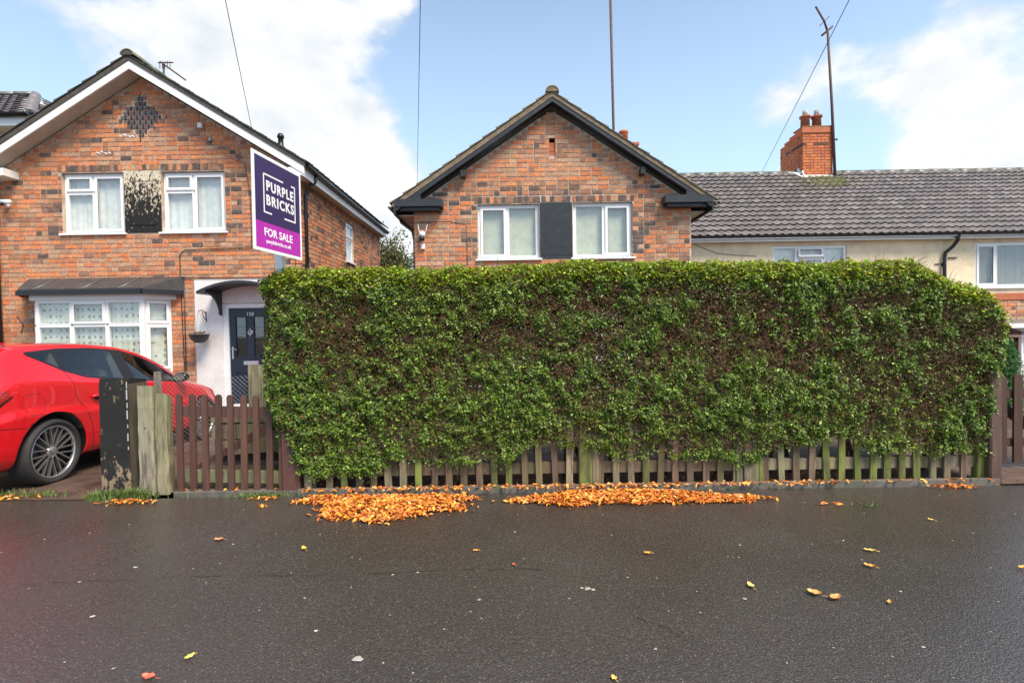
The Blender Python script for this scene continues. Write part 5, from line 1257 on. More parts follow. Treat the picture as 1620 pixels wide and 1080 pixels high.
# ------------------------------------------------------------------ red hatchback
def paint():
    m=mat('red_car_paint',(.60,.004,.010),rough=.5,spec=.3,var=.02,vs=2,coat=1.0); return m
M['paint']=paint()
M['car_glass']=mat('dark_car_glass',(.008,.012,.010),rough=.04,var=.0,coat=.0,spec=.55)
M['tyre']=mat('tyre_rubber',(.022,.021,.021),rough=.75,var=.2,vs=20,bump=.5,bs=80)
M['rim']=mat('machined_alloy',(.55,.55,.57),rough=.28,metal=.9,var=.1)
M['rim_dark']=mat('black_alloy',(.02,.02,.022),rough=.35,metal=.4,var=.1)
M['gloss_black']=mat('gloss_black_trim',(.008,.008,.009),rough=.12,var=.0)
M['tail']=mat('red_lamp_lens',(.30,.006,.008),rough=.08,var=.1,coat=1)
M['head']=mat('headlamp_lens',(.25,.27,.28),rough=.08,var=.2,coat=1,metal=.3)
def car():
    ROOT=Matrix.Translation((-5.475,5.005,.317))@Matrix.Rotation(rad(2.3),4,'Z')@Matrix.Rotation(rad(-2.9),4,'X')@Matrix.Translation((0,-.775,-.322))
    t=tag(link('parked_car',None,None,ROOT),'red five door hatchback parked nose to the house on the driveway','car')
    # y, Tcentre, Tedge, We, belt z, Wb, W0, bottom, Wbot
    st=[(0.00,.66,.60,.56,.56,.60,.64,.36,.58),
        (0.03,.76,.70,.66,.62,.72,.74,.28,.66),
        (0.10,1.00,.94,.68,.80,.78,.82,.22,.70),
        (0.20,1.12,1.06,.67,.94,.81,.860,.20,.73),
        (0.36,1.27,1.22,.65,1.02,.825,.885,.19,.76),
        (0.52,1.385,1.34,.63,1.04,.835,.898,.18,.78),
        (0.80,1.42,1.385,.625,1.03,.845,.903,.17,.79),
        (1.20,1.44,1.405,.625,1.00,.850,.905,.17,.80),
        (1.60,1.45,1.41,.625,.975,.852,.905,.17,.80),
        (2.00,1.435,1.385,.62,.955,.852,.905,.17,.80),
        (2.35,1.385,1.325,.61,.94,.850,.905,.17,.80),
        (2.65,1.29,1.235,.60,.925,.845,.903,.17,.80),
        (2.95,1.155,1.10,.62,.91,.838,.900,.17,.80),
        (3.15,1.03,.97,.66,.88,.825,.898,.17,.79),
        (3.30,.95,.905,.70,.86,.815,.895,.18,.78),
        (3.60,.91,.855,.71,.81,.80,.885,.18,.77),
        (3.90,.86,.795,.67,.745,.75,.85,.19,.74),
        (4.05,.78,.715,.60,.67,.67,.77,.20,.66),
        (4.16,.68,.625,.50,.58,.55,.64,.24,.56),
        (4.22,.54,.51,.38,.48,.42,.48,.32,.42)]
    V=[]; F=[]
    for (y,Tc,Te,We,B,Wb,W0,bt,Wt) in st:
        h=B-bt
        half=[(0,bt),(Wt*.6,bt),(Wt,bt+.01),(Wt+(W0-Wt)*.85,bt+.10*min(1,h/.6)),(W0-.006,bt+h*.40),(W0,bt+h*.62),(W0-.028,bt+h*.70),(Wb+.018,B-.03),(Wb,B),(We+(Wb-We)*.45,B+(Te-B)*.55),(We,Te),(We-.13,Te+(Tc-Te)*.62),(We*.4,Tc-.006),(0,Tc)]
        ring=[(x,z) for x,z in half]+[(-x,z) for x,z in reversed(half[1:-1])]
        V+= [(x,y,z) for x,z in ring]
    k=26; ns=len(st)
    for i in range(ns-1):
        for j in range(k): F.append((i*k+j,(i+1)*k+j,(i+1)*k+(j+1)%k,i*k+(j+1)%k))
    F.append(tuple(range(k))); F.append(tuple((ns-1)*k+j for j in range(k-1,-1,-1)))
    me=bpy.data.meshes.new('body'); me.from_pydata(V,[],F); me.update()
    tmp=bpy.data.objects.new('tmp_body',me); COL.objects.link(tmp)
    bm=bmesh.new(); bm.from_mesh(me)
    cl=bm.edges.layers.float.get('crease_edge') or bm.edges.layers.float.new('crease_edge')
    for e in bm.edges:
        a,c=e.verts[0].index%k,e.verts[1].index%k
        if a==c and a in (5,k-5): e[cl]=.75
        if a==c and a in (6,k-6): e[cl]=.5
        if a==c and a in (8,k-8) : e[cl]=.6
        if a==c and a in (10,k-10): e[cl]=.45
    bmesh.ops.recalc_face_normals(bm,faces=bm.faces); bm.to_mesh(me); bm.free()
    sm=tmp.modifiers.new('s','SUBSURF'); sm.levels=3; sm.render_levels=3
    WR=.335; RY_,FY_=.775,3.41; wz=.322
    cut=MB()
    for y in (RY_,FY_):
        for s in (-1,1):
            ar=.050 if y<2 else .026; pr=[(0,s*1.1),(WR+ar,s*1.1),(WR+ar,s*.56),(0,s*.56)]
            cut.lathe(pr,40,Matrix.Translation((0,y,wz+.012)),axis='x',closed=False)
    cme=cut.mesh('cut',M['black_plastic']); co=bpy.data.objects.new('tmp_cut',cme); COL.objects.link(co)
    bmc=bmesh.new(); bmc.from_mesh(cme); bmesh.ops.remove_doubles(bmc,verts=bmc.verts,dist=1e-5); bmesh.ops.recalc_face_normals(bmc,faces=bmc.faces); bmc.to_mesh(cme); bmc.free()
    dg=bpy.context.evaluated_depsgraph_get(); solid=bpy.data.meshes.new_from_object(tmp.evaluated_get(dg))
    bvh=BVHTree.FromPolygons([v.co for v in solid.vertices],[tuple(p.vertices) for p in solid.polygons])
    def interp(tab,y):
        if y<=tab[0][0]: return tab[0][1]
        for (a,b_),(c,d) in zip(tab[:-1],tab[1:]):
            if y<=c: return b_+(d-b_)*(y-a)/(c-a)
        return tab[-1][1]
    DLOb=[(.66,1.30),(.98,1.135),(1.24,1.055),(1.9,.995),(2.88,.925)]
    DLOt=[(.66,1.305),(1.05,1.350),(1.5,1.365),(1.98,1.345),(2.35,1.262),(2.65,1.15),(2.88,1.00),(3.0,.93)]
    WIN=((.74,.97),(1.03,1.80),(1.98,2.80))
    cav=MB(); cs=[(.86,1.24),(1.15,1.355),(1.6,1.37),(2.0,1.345),(2.35,1.255),(2.65,1.14),(2.95,1.0)]
    for y,zt_ in cs: cav.v += [(x_,y,z_) for x_,z_ in ((-.76,.52),(.76,.52),(.765,.90),(.575,zt_),(-.575,zt_),(-.765,.90))]
    for i in range(len(cs)-1):
        for j in range(6): cav.face((i*6+j,(i+1)*6+j,(i+1)*6+(j+1)%6,i*6+(j+1)%6))
    cav.face(tuple(range(6))); cav.face(tuple((len(cs)-1)*6+j for j in range(5,-1,-1)))
    wc=MB()
    for (y0_,y1_) in WIN:
        for sx in (-1,1):
            ys=np.linspace(y0_,y1_,9); pts=[(sx*.50,y,interp(DLOb,y)+.012) for y in ys]+[(sx*.50,y,interp(DLOt,y)-.014) for y in ys[::-1]]
            wc.prism(pts,(sx*.6,0,0))
    cutters=[co]
    for k_,mb_ in enumerate((cav,wc)):
        me_=mb_.mesh('cut',M['black_plastic']); o_=bpy.data.objects.new('tmp_cut',me_); COL.objects.link(o_)
        bm_=bmesh.new(); bm_.from_mesh(me_); bmesh.ops.recalc_face_normals(bm_,faces=bm_.faces); bm_.to_mesh(me_); bm_.free(); cutters.append(o_)
    for o_ in cutters:
        bo=tmp.modifiers.new('b','BOOLEAN'); bo.operation='DIFFERENCE'; bo.object=o_; bo.solver='EXACT'
    dg=bpy.context.evaluated_depsgraph_get(); body=bpy.data.meshes.new_from_object(tmp.evaluated_get(dg))
    for o_ in cutters[1:]: bpy.data.objects.remove(o_)
    bpy.data.objects.remove(tmp); bpy.data.objects.remove(co)
    body.materials.clear(); body.materials.append(M['paint']); body.materials.append(M['black_plastic']); body.materials.append(mat('cabin_trim',(.07,.07,.068),rough=.8))
    def sfx(y,z):
        h=bvh.ray_cast(Vector((1.5,y,z)),Vector((-1,0,0))); return h[0].x if h[0] is not None else .9
    def ctop(y): return float(np.interp(y,[q_[0] for q_ in cs],[q_[1] for q_ in cs]))
    for p in body.polygons:
        p.use_smooth=True; p.material_index=0; c=p.center
        for y in (RY_,FY_):
            if math.hypot(c.y-y,c.z-wz-.012)<WR+.053 and abs(c.x)<.902 and (abs(p.normal.x)<.5 or abs(c.x)<.6) and c.z<wz+WR+.08:
                if math.hypot(c.y-y,c.z-wz-.012)>WR+.02 or abs(c.x)<.6: p.material_index=1; p.use_smooth=False
        if c.z<.20: p.material_index=1
        if .8<c.y<2.97 and c.z>.5 and abs(c.x)<abs(sfx(c.y,c.z))-.012 and c.z<ctop(c.y)+.02: p.material_index=2; p.use_smooth=False
    bd_=link('body',body,t,ROOT)
    def surf(y,z,s=1):
        h=bvh.ray_cast(Vector((s*1.5,y,z)),Vector((-s,0,0)))
        return (h[0].x if h[0] is not None else s*.8)
    def top(x,y):
        h=bvh.ray_cast(Vector((x,y,2.5)),Vector((0,0,-1))); return h[0].z if h[0] is not None else .8
    def side_patch(name,m,y0,y1,lo,hi,off,s=1,ny=24,nz=8,parent=None,slant=0.0):
        b=MB(); b.sm=True
        for i in range(ny+1):
            y=y0+(y1-y0)*i/ny; a,c=interp(lo,y),interp(hi,y)
            for j in range(nz+1):
                z=a+(c-a)*j/nz; yy=y+slant*(z-1.0); b.v.append((surf(yy,z,s)+s*off,yy,z))
        for i in range(ny):
            for j in range(nz): 
                q=(i*(nz+1)+j,(i+1)*(nz+1)+j,(i+1)*(nz+1)+j+1,i*(nz+1)+j+1); b.face(q if s>0 else q[::-1])
        return b.build(name,M[m],parent or bd_,mw=ROOT)
    for s in (1,-1):
        side_patch('window_trim','black_plastic',.67,2.96,[(p,q-.012) for p,q in DLOt],[(p,q+.010) for p,q in DLOt],.003,s,60,2)
        side_patch('window_trim','gloss_black',.67,2.90,[(p,q-.010) for p,q in DLOb],[(p,q+.012) for p,q in DLOb],.003,s,60,2)
        for (a,c) in ((.665,.745),(.965,1.035),(1.795,1.985),(2.795,2.93)):
            side_patch('pillar_trim','black_plastic' if a<1.9 else 'gloss_black',a,c,[(p,q+.010) for p,q in DLOb],[(p,q-.010) for p,q in DLOt],.0035,s,8,8)
        for (a,c) in WIN:
            side_patch('window','tinted_glass',a-.004,c+.004,[(p,q+.008) for p,q in DLOb],[(p,q-.010) for p,q in DLOt],.002,s,24,10)
        # shut lines
        def line(pts,w_=.006,m='black_plastic',off=.0012):
            b=MB(); 
            for (ya,za),(yb,zb) in zip(pts[:-1],pts[1:]):
                nn=max(2,int(math.hypot(yb-ya,zb-za)/.03)); dy,dz=yb-ya,zb-za; l=math.hypot(dy,dz); ny,nz=-dz/l*w_/2,dy/l*w_/2
                for k_ in range(nn):
                    y1_,z1_=ya+dy*k_/nn,za+dz*k_/nn; y2_,z2_=ya+dy*(k_+1)/nn,za+dz*(k_+1)/nn
                    P=[(y1_+ny,z1_+nz),(y2_+ny,z2_+nz),(y2_-ny,z2_-nz),(y1_-ny,z1_-nz)]
                    b.quad(*[(surf(p,q,s)+s*off,p,q) for p,q in P])
            b.build('panel_gap',M[m],bd_,mw=ROOT)
        line([(.985,1.12),(1.03,1.0),(1.04,.86),(1.16,.70),(1.24,.50),(1.26,.30)]); line([(1.88,.985),(1.90,.6),(1.90,.27)]); line([(2.98,.92),(2.93,.6),(2.88,.27)])
        line([(1.26,.28),(2.88,.27)]); line([(.12,.62),(.40,.60),(.52,.585)],.005); line([(.50,.72),(.44,.80),(.46,.90),(.62,.91),(.68,.83),(.66,.74),(.58,.71),(.50,.72)],.003,off=.0008) if s>0 else None
        side_patch('tail_light','tail',.055,.33,[(.055,.80),(.20,.80),(.33,.905)],[(.055,.90),(.2,.94),(.33,.955)],.004,s,10,4)
        side_patch('tail_light_trim','gloss_black',.05,.36,[(.05,.775),(.20,.775),(.36,.895)],[(.05,.80),(.2,.80),(.36,.912)],.005,s,10,2)
        side_patch('side_skirt','gloss_black',1.18,3.0,[(1.18,.185),(3.0,.185)],[(1.18,.235),(3.0,.235)],.010,s,20,2)
        side_patch('headlight','head',3.86,4.17,[(3.82,.60),(4.12,.50)],[(3.82,.64),(4.12,.575)],.004,s,10,4)
        # handles
        for y,z in ((1.33,.835),(2.18,.815)):
            x=surf(y,z,s); b=MB(); b.sm=True; b.tube([(x+s*.002,y-.095,z),(x+s*.035,y-.075,z+.006),(x+s*.040,y,z+.010),(x+s*.035,y+.075,z+.006),(x+s*.002,y+.095,z)],[.012,.016,.018,.016,.012],8); b.build('door_handle',M['paint'],bd_,mw=ROOT)
            b=MB(); b.sm=True; b.lathe([(0,-.004),(.035,-.001),(.04,.002),(0,.002)],14,Matrix.Translation((x,y+.01,z-.012))@Matrix.Diagonal((1,1.7,.8,1)),axis='x'); b.build('handle_recess',M['black_plastic'],bd_,mw=ROOT)
        # mirror
        x=surf(2.86,.96,s); b=MB(); b.sm=True
        b.tube([(x-s*.03,2.84,.925),(x+s*.05,2.80,.94),(x+s*.08,2.79,.96)],[.03,.024,.03],8); mr=b.build('mirror_stalk',M['gloss_black'],bd_,mw=ROOT)
        b=MB(); b.sm=True; Mx=ROOT@Matrix.Translation((x+s*.12,2.79,.985))@Matrix.Rotation(-s*.12,4,'Z')@Matrix.Scale(.86,4)
        prof=[(0,-.055),(.07,-.053),(.098,-.03),(.10,.0),(.085,.05),(.05,.085),(0,.095)]
        for kk in range(20):
            tt=2*math.pi*kk/20
            for r,h in prof: b.v.append((r*1.15*math.copysign(abs(math.cos(tt))**.8,math.cos(tt)),h,r*.74*math.copysign(abs(math.sin(tt))**.8,math.sin(tt))))
        for kk in range(20):
            for ii in range(6): b.face((kk*7+ii,((kk+1)%20)*7+ii,((kk+1)%20)*7+ii+1,kk*7+ii+1))
        b.build('mirror_cap',M['gloss_black'],mr,mw=Mx)
        b=MB(); b.prism([(.100*math.cos(2*math.pi*i/20),-.057,.062*math.sin(2*math.pi*i/20)) for i in range(20)],(0,-.002,0)); b.build('mirror_glass',M['car_glass'],mr,mw=Mx)
    # cabin: seats, headrests, steering wheel
    seatm=mat('seat_cloth',(.10,.10,.10),rough=.8,var=.2)
    for (yy,xx) in ((1.95,.36),(1.95,-.36),(1.10,.40),(1.10,-.40)):
        q=MB(); q.sm=False; q.bbox(xx-.23,xx+.23,yy-.02,yy+.48,.52,.66,.04); q.build('seat',seatm,bd_,mw=ROOT)
        q=MB(); R_=ROOT@Matrix.Translation((xx,yy-.02,.60))@Matrix.Rotation(rad(12),4,'X')
        q.prism([(-.20,0,0),(.20,0,0),(.22,0,.30),(.17,0,.50),(.10,0,.54),(-.10,0,.54),(-.17,0,.50),(-.22,0,.30)],(0,.09,0)); q.build('seat_back',seatm,bd_,mw=R_)
        q=MB(); q.sm=True; q.tube([(-.11,.05,.64),(-.07,.05,.64),(.07,.05,.64),(.11,.05,.64)],[.045,.062,.062,.045],10); q.tube([(0,.05,.54),(0,.05,.64)],.02,6); q.build('headrest',seatm,bd_,mw=R_)
    q=MB(); q.sm=True; q.tube([(.36+.17*math.cos(t_),2.52-.06*math.sin(t_),.86+.16*math.sin(t_)) for t_ in np.linspace(0,6.283,20)],.014,6); q.build('steering_wheel',seatm,bd_,mw=ROOT)
    # windscreen and rear screen follow the body
    def top_patch(name,m,ya,yb,wa,wb,off,n=14):
        b=MB(); b.sm=True
        for i in range(n+1):
            y=ya+(yb-ya)*i/n; w_=wa+(wb-wa)*i/n
            for j in range(n+1): x=-w_+2*w_*j/n; b.v.append((x,y,top(x,y)+off))
        for i in range(n):
            for j in range(n): q=(i*(n+1)+j,i*(n+1)+j+1,(i+1)*(n+1)+j+1,(i+1)*(n+1)+j); b.face(q)
        b.build(name,M[m],bd_,mw=ROOT)
    top_patch('windscreen','car_glass',2.42,3.24,.555,.63,.005)
    top_patch('rear_screen','car_glass',.16,.44,.60,.56,.005)
    b=MB(); b.prism([(-.56,.40,1.38),(.56,.40,1.38),(.54,.62,1.40),(-.54,.62,1.40)],(0,0,.012)); b.build('spoiler',M['paint'],bd_,mw=ROOT)
    for s in ():
        b=MB(); b.sm=True; b.tube([(s*.60,.70,1.395),(s*.60,1.2,1.428),(s*.60,1.8,1.425),(s*.595,2.3,1.358)],.010,6); b.build('roof_trim',M['gloss_black'],bd_,mw=ROOT)
    # wheels
    for y in (RY_,FY_):
        for s in (1,-1):
            Wm=ROOT@Matrix.Translation((s*.79,y,wz))@Matrix.Rotation(0 if s>0 else math.pi,4,'Z')@Matrix.Rotation(.3,4,'X')
            b=MB(); b.sm=True; b.lathe([(.0,-.02),(.24,-.02),(.252,.06),(.252,-.12),(.10,-.12),(0,-.12)],30,axis='x'); wh=b.build('wheel',M['rim_dark'],t,mw=Wm)
            b=MB(); b.sm=True; R=.322
            b.lathe([(.258,-.085),(.285,-.108),(R-.010,-.105),(R,-.08),(R,.078),(R-.010,.102),(R-.025,.110),(.285,.112),(.258,.088),(.25,.0)],48,axis='x',closed=True); b.build('tyre',M['tyre'],wh,mw=Wm)
            b=MB(); b.sm=True; b.lathe([(.260,.080),(.261,.094),(.251,.096),(.243,.085),(.243,.06)],48,axis='x'); b.build('rim_lip',M['rim'],wh,mw=Wm)
            b=MB()
            for i in range(10):
                a=2*math.pi*i/10
                for dlt in (-.17,.17):
                    r0,r1=.05,.246; a0=a-dlt*.9; a1=a+dlt*1.05; wd0,wd1=.0062,.0055
                    p0=Vector((.072,r0*math.cos(a0),r0*math.sin(a0))); p1=Vector((.082,r1*math.cos(a1),r1*math.sin(a1))); d=(p1-p0).normalized(); n_=Vector((0,-d.z,d.y)).normalized()
                    b.v; P=[p0+n_*wd0,p0-n_*wd0,p1-n_*wd1,p1+n_*wd1]; b.prism([tuple(p-Vector((.028,0,0))) for p in P],(.028,0,0))
                r0,r1=.16,.228; 
            b.build('spoke',M['rim'],wh,mw=Wm,kind='stuff')
            b=MB(); b.sm=True; b.lathe([(0,.082),(.03,.080),(.05,.072),(.060,.05),(.060,.0)],20,axis='x'); b.build('hub_cap',M['rim'],wh,mw=Wm)
            b=MB(); b.sm=True; b.lathe([(.0,.01),(.15,.01),(.15,-.01),(0,-.01)],30,axis='x'); b.build('brake_disc',M['rim_dark'],wh,mw=Wm)
    # bumper details, seams on the bonnet
    b=MB(); b.box(-.5,.5,-.012,.03,.30,.42); b.build('bumper_insert',M['black_plastic'],bd_,mw=ROOT)
    b=MB(); b.box(-.42,.42,4.225,4.268,.34,.50); b.build('grille',M['black_plastic'],bd_,mw=ROOT)
car()

# ------------------------------------------------------------------ tree in the gap, plant by the far gate
def tree(x,y,h,label,seed):
    rs=np.random.RandomState(seed); t=thing('tree',(x,y,0),label,'tree')
    b=MB(); b.sm=True; b.col=(.1,.08,.06); b.tube([(x,y,0),(x+.1,y,h*.3),(x-.05,y+.1,h*.6),(x+.1,y,h*.9)],[.22,.17,.11,.04],10); tr=b.build('trunk',M['bark'],t)
    cen=[]
    b=MB(); b.sm=True
    for k in range(34):
        z=h*(.35+.55*rs.rand()); a=rs.rand()*6.28; l=(.9+.9*rs.rand())*(1.15-z/h*.7)
        e=(x+math.cos(a)*l*1.3,y+math.sin(a)*l*1.3,z+l*.55); b.tube([(x,y,z),(x+math.cos(a)*l*.6,y+math.sin(a)*l*.6,z+l*.2),e],[.05,.03,.012],5)
        for j in range(4): f=.45+.55*rs.rand(); cen.append((x+math.cos(a)*l*1.3*f+rs.randn()*.22,y+math.sin(a)*l*1.3*f+rs.randn()*.22,z+l*.55*f+rs.randn()*.2))
    b.build('limb',M['bark'],t)
    cen=np.array(cen); n=17000; c=cen[rs.randint(0,len(cen),n)]; P=c+rs.randn(n,3)*.20; Ln=rs.uniform(.08,.15,n)
    C=np.array([.075,.10,.028])*rs.uniform(.5,1.5,(n,1)); g=rs.rand(n)<.3; C[g]=np.array([.17,.13,.04])*rs.uniform(.6,1.2,(g.sum(),1))
    leaf_cloud('crown',P,rs.randn(n,3)+np.array([0,-.3,.6]),Ln,Ln*.55,C,M['tree_leaf'],t,hexa=False)
tree(-5.7,22,5.5,'olive green leafy tree filling the gap between the two gabled houses',3)
tree(-4.1,26,5.0,'smaller hazy tree further back in the same gap beside the middle house',4)
def shrub():
    t=thing('shrub',(7.8,8.0,0),'bright green feathery shrub behind the right hand gate','plant'); rs=np.random.RandomState(6)
    n=5000; h=rs.rand(n); P=np.stack([7.85+rs.randn(n)*.14*(1.15-h),8.0+rs.randn(n)*.14*(1.15-h),.05+h*1.15],1); Ln=rs.uniform(.04,.09,n)
    leaf_cloud('foliage',P,rs.randn(n,3)+np.array([0,-.6,.2]),Ln,Ln*.25,np.array([.07,.17,.05])*rs.uniform(.6,1.4,(n,1)),M['leaf'],t,hexa=False)
    b=MB(); b.sm=True; b.tube([(7.85,8,0),(7.86,8,.9)],[.03,.01],6); b.build('stem',M['bark'],t)
shrub()

# ------------------------------------------------------------------ fallen leaves
def litter(name,pts,seed,label,cat,group=None,lift=.0,size=(.024,.058)):
    rs=np.random.RandomState(seed); n=len(pts); P=np.array(pts); Ln=rs.uniform(size[0],size[1],n)
    pal=np.array([(.80,.30,.035),(.74,.23,.03),(.86,.42,.07),(.62,.15,.025),(.82,.36,.06),(.42,.11,.03),(.80,.46,.14)]); C=pal[rs.choice(7,n,p=[.22,.22,.12,.16,.11,.13,.04])]*rs.uniform(.75,1.15,(n,1))
    Nr=np.stack([rs.randn(n)*.45,rs.randn(n)*.45,np.ones(n)],1)
    o=leaf_cloud(name,P,Nr,Ln,Ln*rs.uniform(.32,.48,n),C,M['leaf_dry'],None,fold=.28,hexa=True,kind='stuff',curl=rs.uniform(-.12,.18,n))
    tag(o,label,cat,group); return o
def pile(cx,cy,rx,ry,n,hgt,seed,edge=1.0):
    rs=np.random.RandomState(seed); out=[]
    while len(out)<n:
        a=rs.rand()*6.283; r=(rs.rand()**.55 if rs.rand()<.94 else .85+abs(rs.randn())*.18)*(1+.13*math.sin(3*a+seed)+.12*math.sin(5*a+seed*2)+.09*math.sin(9*a+seed*3)+.07*math.sin(14*a)); x=cx+rx*r*math.cos(a); y=cy+ry*r*math.sin(a)
        hh=max(0,1-r*r)*hgt*.8*(.5+.5*math.sin(x*17+seed)*math.sin(y*23+x*5)+.3); out.append((x,y,.006+rs.rand()*.018+hh*rs.rand()**.5))
    return out
def scatter(x0,x1,y0,y1,n,seed,lift=.01):
    rs=np.random.RandomState(seed); return [(rs.uniform(x0,x1),rs.uniform(y0,y1),lift+rs.rand()*.012) for _ in range(n)]
litter('leaf_pile',pile(-1.06,4.13,.56,.26,2600,.05,1)+pile(-1.45,4.36,.45,.12,600,.03,2)+pile(-.75,4.34,.45,.12,520,.03,4)+scatter(-1.7,-.3,3.85,4.1,14,3),11,'large heap of wet orange fallen leaves on the pavement left of centre','leaves','heaps of fallen orange leaves')
litter('leaf_pile',pile(.45,4.27,.42,.14,1050,.04,5)+pile(1.15,4.30,.52,.155,1450,.045,6)+pile(1.75,4.22,.35,.09,500,.02,7)+pile(.9,4.43,.55,.07,560,.03,14),12,'long heap of orange fallen leaves along the fence foot right of centre','leaves','heaps of fallen orange leaves')
litter('leaf_litter',scatter(-1.9,4.3,4.555,4.60,330,8,.02)+scatter(-1.9,2.9,4.44,4.555,520,9,.05)+scatter(2.6,4.3,4.46,4.55,60,10,.05)+pile(3.88,4.43,.20,.08,70,.015,12)+scatter(-1.9,4.3,4.65,5.2,420,13,.02),13,'thin line of orange leaves lodged along the kerb and fence foot','leaves')
litter('leaf_litter',pile(-3.38,4.38,.24,.07,75,.012,21)+scatter(-3.1,-2.1,4.56,5.3,150,22,.03)+pile(-2.2,4.42,.13,.045,26,.01,23)+scatter(-6.3,-4.3,4.45,4.62,26,24)+pile(-4.65,4.56,.3,.05,26,.01,25),14,'scattered orange leaves at the feet of the old gateposts and behind the left gate','leaves')
litter('leaf_litter',pile(2.56,4.05,.09,.045,16,.01,31)+pile(-2.15,4.22,.07,.03,7,.005,32)+scatter(4.3,4.6,4.45,4.6,6,33),15,'few orange leaves in a small clump on the dark pavement in front of the right fence','leaves')
def fallen(x,y,L,W_,c,ang,label,cat='leaf',group=None):
    b=MB(); b.sm=True; n=8; m=M['leaf_dry']; b.col=c; rng=random.Random(int(x*1000)); R=Matrix.Translation((x,y,.006))@Matrix.Rotation(ang,4,'Z')
    up=rng.uniform(.1,.28)
    for i in range(n+1):
        t=i/n; wd=W_*.5*math.sin(math.pi*t)**.75*(1-.25*t); yy=(t-.5)*L; z0=.004+up*L*(t-.5)**2*1.2
        for s in (-1,-.5,0,.5,1): b.v.append(tuple(R@Vector((s*wd*(1+.06*math.sin(i*2.3)),yy,z0+abs(s)*W_*.20+.002*math.sin(i*1.9+s)))))
    for i in range(n):
        for j in range(4): b.face((i*5+j,i*5+j+1,(i+1)*5+j+1,(i+1)*5+j))
    o=b.build('fallen_leaf',m); 
    q=MB(); q.col=c; q.tube([tuple(R@Vector((0,-.5*L,.006))),tuple(R@Vector((.004,-.5*L-.3*L,.004)))],.0012,4); q.build('leaf_stalk',m,o)
    tag(o,label,cat,group); return o
YEL=(.78,.50,.10); ORA=(.80,.34,.05); RED=(.62,.12,.05); PAL_=(.62,.52,.32)
fallen(-1.42,3.37,.060,.035,YEL,.7,'curled pale yellow leaf alone left of centre below the big leaf heap')
fallen(-1.47,2.24,.045,.030,(.72,.60,.12),2.6,'small yellow leaf near the bottom edge of the wet pavement, left side')
fallen(-1.56,2.11,.065,.040,(.62,.13,.07),1.4,'reddish leaf cut by the bottom edge of the photo')
fallen(-2.09,3.54,.070,.045,(.50,.20,.09),1.6,'dull rust coloured flat leaf on the left side of the pavement')
fallen(1.31,2.79,.060,.036,(.80,.58,.16),.1,'upright pointed pale yellow leaf right of centre')
fallen(1.61,2.70,.075,.055,(.66,.34,.10),.9,'left half of the pair of crumpled tan leaves on the right of the pavement')
fallen(1.69,2.65,.075,.050,(.60,.28,.08),2.0,'right half of the pair of crumpled tan leaves on the right of the pavement')
fallen(2.27,3.21,.070,.030,YEL,1.2,'narrow curved yellow leaf, upper one of two on the right')
fallen(2.12,3.00,.062,.036,ORA,.9,'orange pointed leaf, lower one of two on the right')
fallen(.85,3.22,.050,.030,ORA,1.5,'small orange leaf in mid pavement right below the long leaf heap')
fallen(.40,2.06,.032,.024,(.75,.45,.10),.4,'tiny orange leaf at the very bottom near the centre')
fallen(1.94,2.60,.040,.022,(.70,.32,.06),2.4,'small brownish orange leaf right of the crumpled tan pair')
fallen(3.07,3.70,.045,.026,YEL,.6,'yellow leaf far right between kerb and mid pavement')
fallen(-.26,3.30,.040,.022,ORA,1.7,'small orange leaf just left of centre below the big heap')
fallen(-.01,3.09,.030,.020,(.65,.12,.05),.5,'tiny red leaf at the centre of the pavement')
fallen(2.98,2.95,.055,.030,ORA,1.9,'orange leaf at the right edge of the picture')
def gum():
    rs=np.random.RandomState(77); b=MB(); b.sm=True
    pts=[(.40,2.80,.018),(.43,2.79,.012),(.37,2.81,.010),(-.71,2.22,.022),(-2.39,3.15,.013),(-2.2,2.6,.012),(-.98,2.44,.008),(1.22,2.67,.012),(-.2,2.7,.012)]+[(rs.uniform(-3.6,4.2),rs.uniform(2.0,4.3),rs.uniform(.003,.008)) for _ in range(80)]
    for x,y,r in pts:
        kk=rs.uniform(.5,1.0); b.col=tuple(v*kk for v in (.50,.47,.41)); n=len(b.v); b.v.append((x,y,.006)); k=9
        for i in range(k):
            a=2*math.pi*i/k; rr=r*rs.uniform(.6,1.2); b.v.append((x+rr*1.2*math.cos(a),y+rr*math.sin(a),.0035))
        for i in range(k): b.face((n,n+1+i,n+1+(i+1)%k))
    o=b.build('litter_specks',mat('pale_gum',attr=True,rough=.6,var=.2,vs=40)); tag(o,'pale specks of gum and grit dotted over the wet pavement','litter',kind='stuff')
gum()
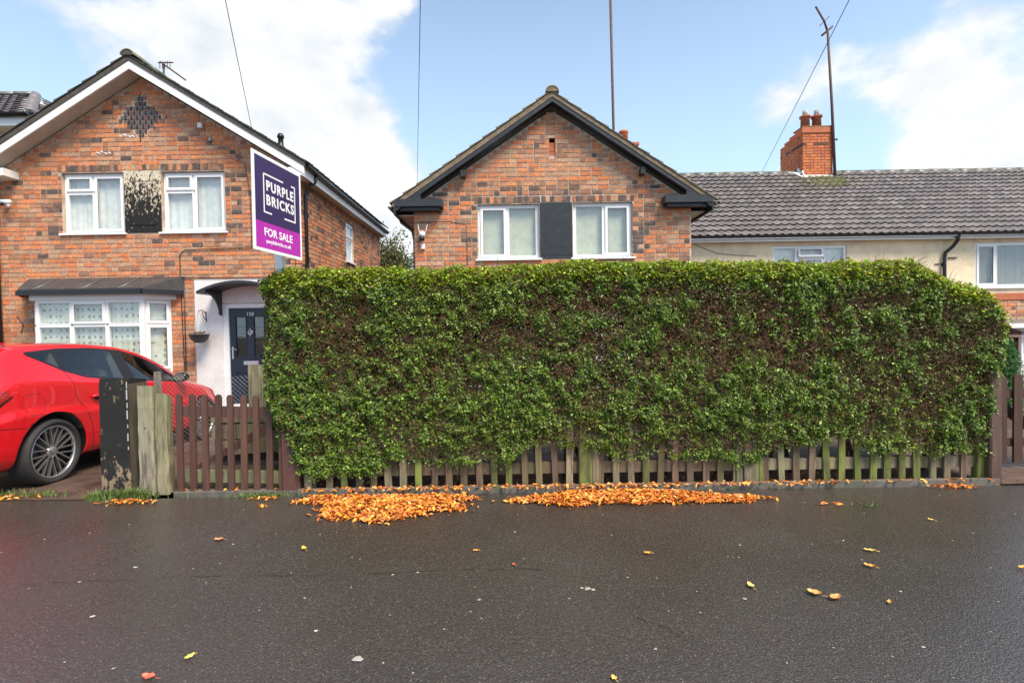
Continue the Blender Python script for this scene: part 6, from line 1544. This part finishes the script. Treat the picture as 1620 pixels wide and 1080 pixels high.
def grass():
    rs=np.random.RandomState(44); b=MB()
    def tuft(cx,cy,rx,ry,n,h):
        for _ in range(n):
            x=cx+rs.randn()*rx*.5; y=cy+rs.randn()*ry*.5; hh=h*rs.uniform(.4,1.1); a=rs.rand()*6.28; l=hh*rs.uniform(.2,.8); w_=rs.uniform(.002,.005)
            kk=rs.uniform(.6,1.4); b.col=tuple(v*kk for v in (.10,.15,.03)); dx,dy=math.cos(a),math.sin(a); px_,py_=-dy*w_,dx*w_
            n0=len(b.v); b.v+=[(x-px_,y-py_,.0),(x+px_,y+py_,.0),(x+dx*l*.4+px_*.8,y+dy*l*.4+py_*.8,hh*.65),(x+dx*l*.4-px_*.8,y+dy*l*.4-py_*.8,hh*.65),(x+dx*l,y+dy*l,hh)]
            b.face((n0,n0+1,n0+2,n0+3)); b.face((n0+3,n0+2,n0+4))
    tuft(-3.50,4.52,.26,.06,420,.09); tuft(-3.74,4.50,.12,.05,140,.07); tuft(-3.40,4.50,.14,.05,170,.10)
    tuft(-2.28,4.50,.26,.05,260,.045); tuft(-4.55,4.62,.5,.06,240,.07); tuft(-5.2,4.60,.4,.06,160,.08); tuft(2.85,4.03,.09,.05,70,.02); tuft(2.3,4.50,.5,.02,60,.04); tuft(-2.6,4.95,.4,.2,300,.06)
    tag(b.build('grass_tufts',M['grass']),'grass tufts growing round the old gateposts and pavement edge','grass',kind='stuff')
grass()
def cracks():
    rs=np.random.RandomState(5); b=MB(); b.col=(1,1,1)
    for pts in ([(-2.55,3.45),(-2.28,3.62),(-2.15,3.78),(-1.98,4.02)],[(-2.9,2.95),(-1.9,3.02),(-1.1,3.0),(-.3,3.06),(.5,3.03)],[(.55,2.55),(.72,2.42),(.80,2.30)]):
        P=[]
        for (x0,y0),(x1,y1) in zip(pts[:-1],pts[1:]):
            for k in range(14): P.append((x0+(x1-x0)*k/14+rs.randn()*.006,y0+(y1-y0)*k/14+rs.randn()*.006))
        for (x0,y0),(x1,y1) in zip(P[:-1],P[1:]):
            if rs.rand()<.45: continue
            l=math.hypot(x1-x0,y1-y0)+1e-6; w_=rs.uniform(.0008,.0026); nx,ny=-(y1-y0)/l*w_,(x1-x0)/l*w_
            b.quad((x0+nx,y0+ny,.004),(x0-nx,y0-ny,.004),(x1-nx,y1-ny,.004),(x1+nx,y1+ny,.004))
    b.build('pavement_crack',M['black_paint'],kind='structure')
cracks()
def check():
    tot=0
    for o in S.objects:
        if o.type=='MESH': tot+=sum(len(p.vertices)-2 for p in o.data.polygons) if len(o.data.polygons)<3000 else len(o.data.polygons)*2
    print('objects',len(S.objects),'tris approx',tot)
check()
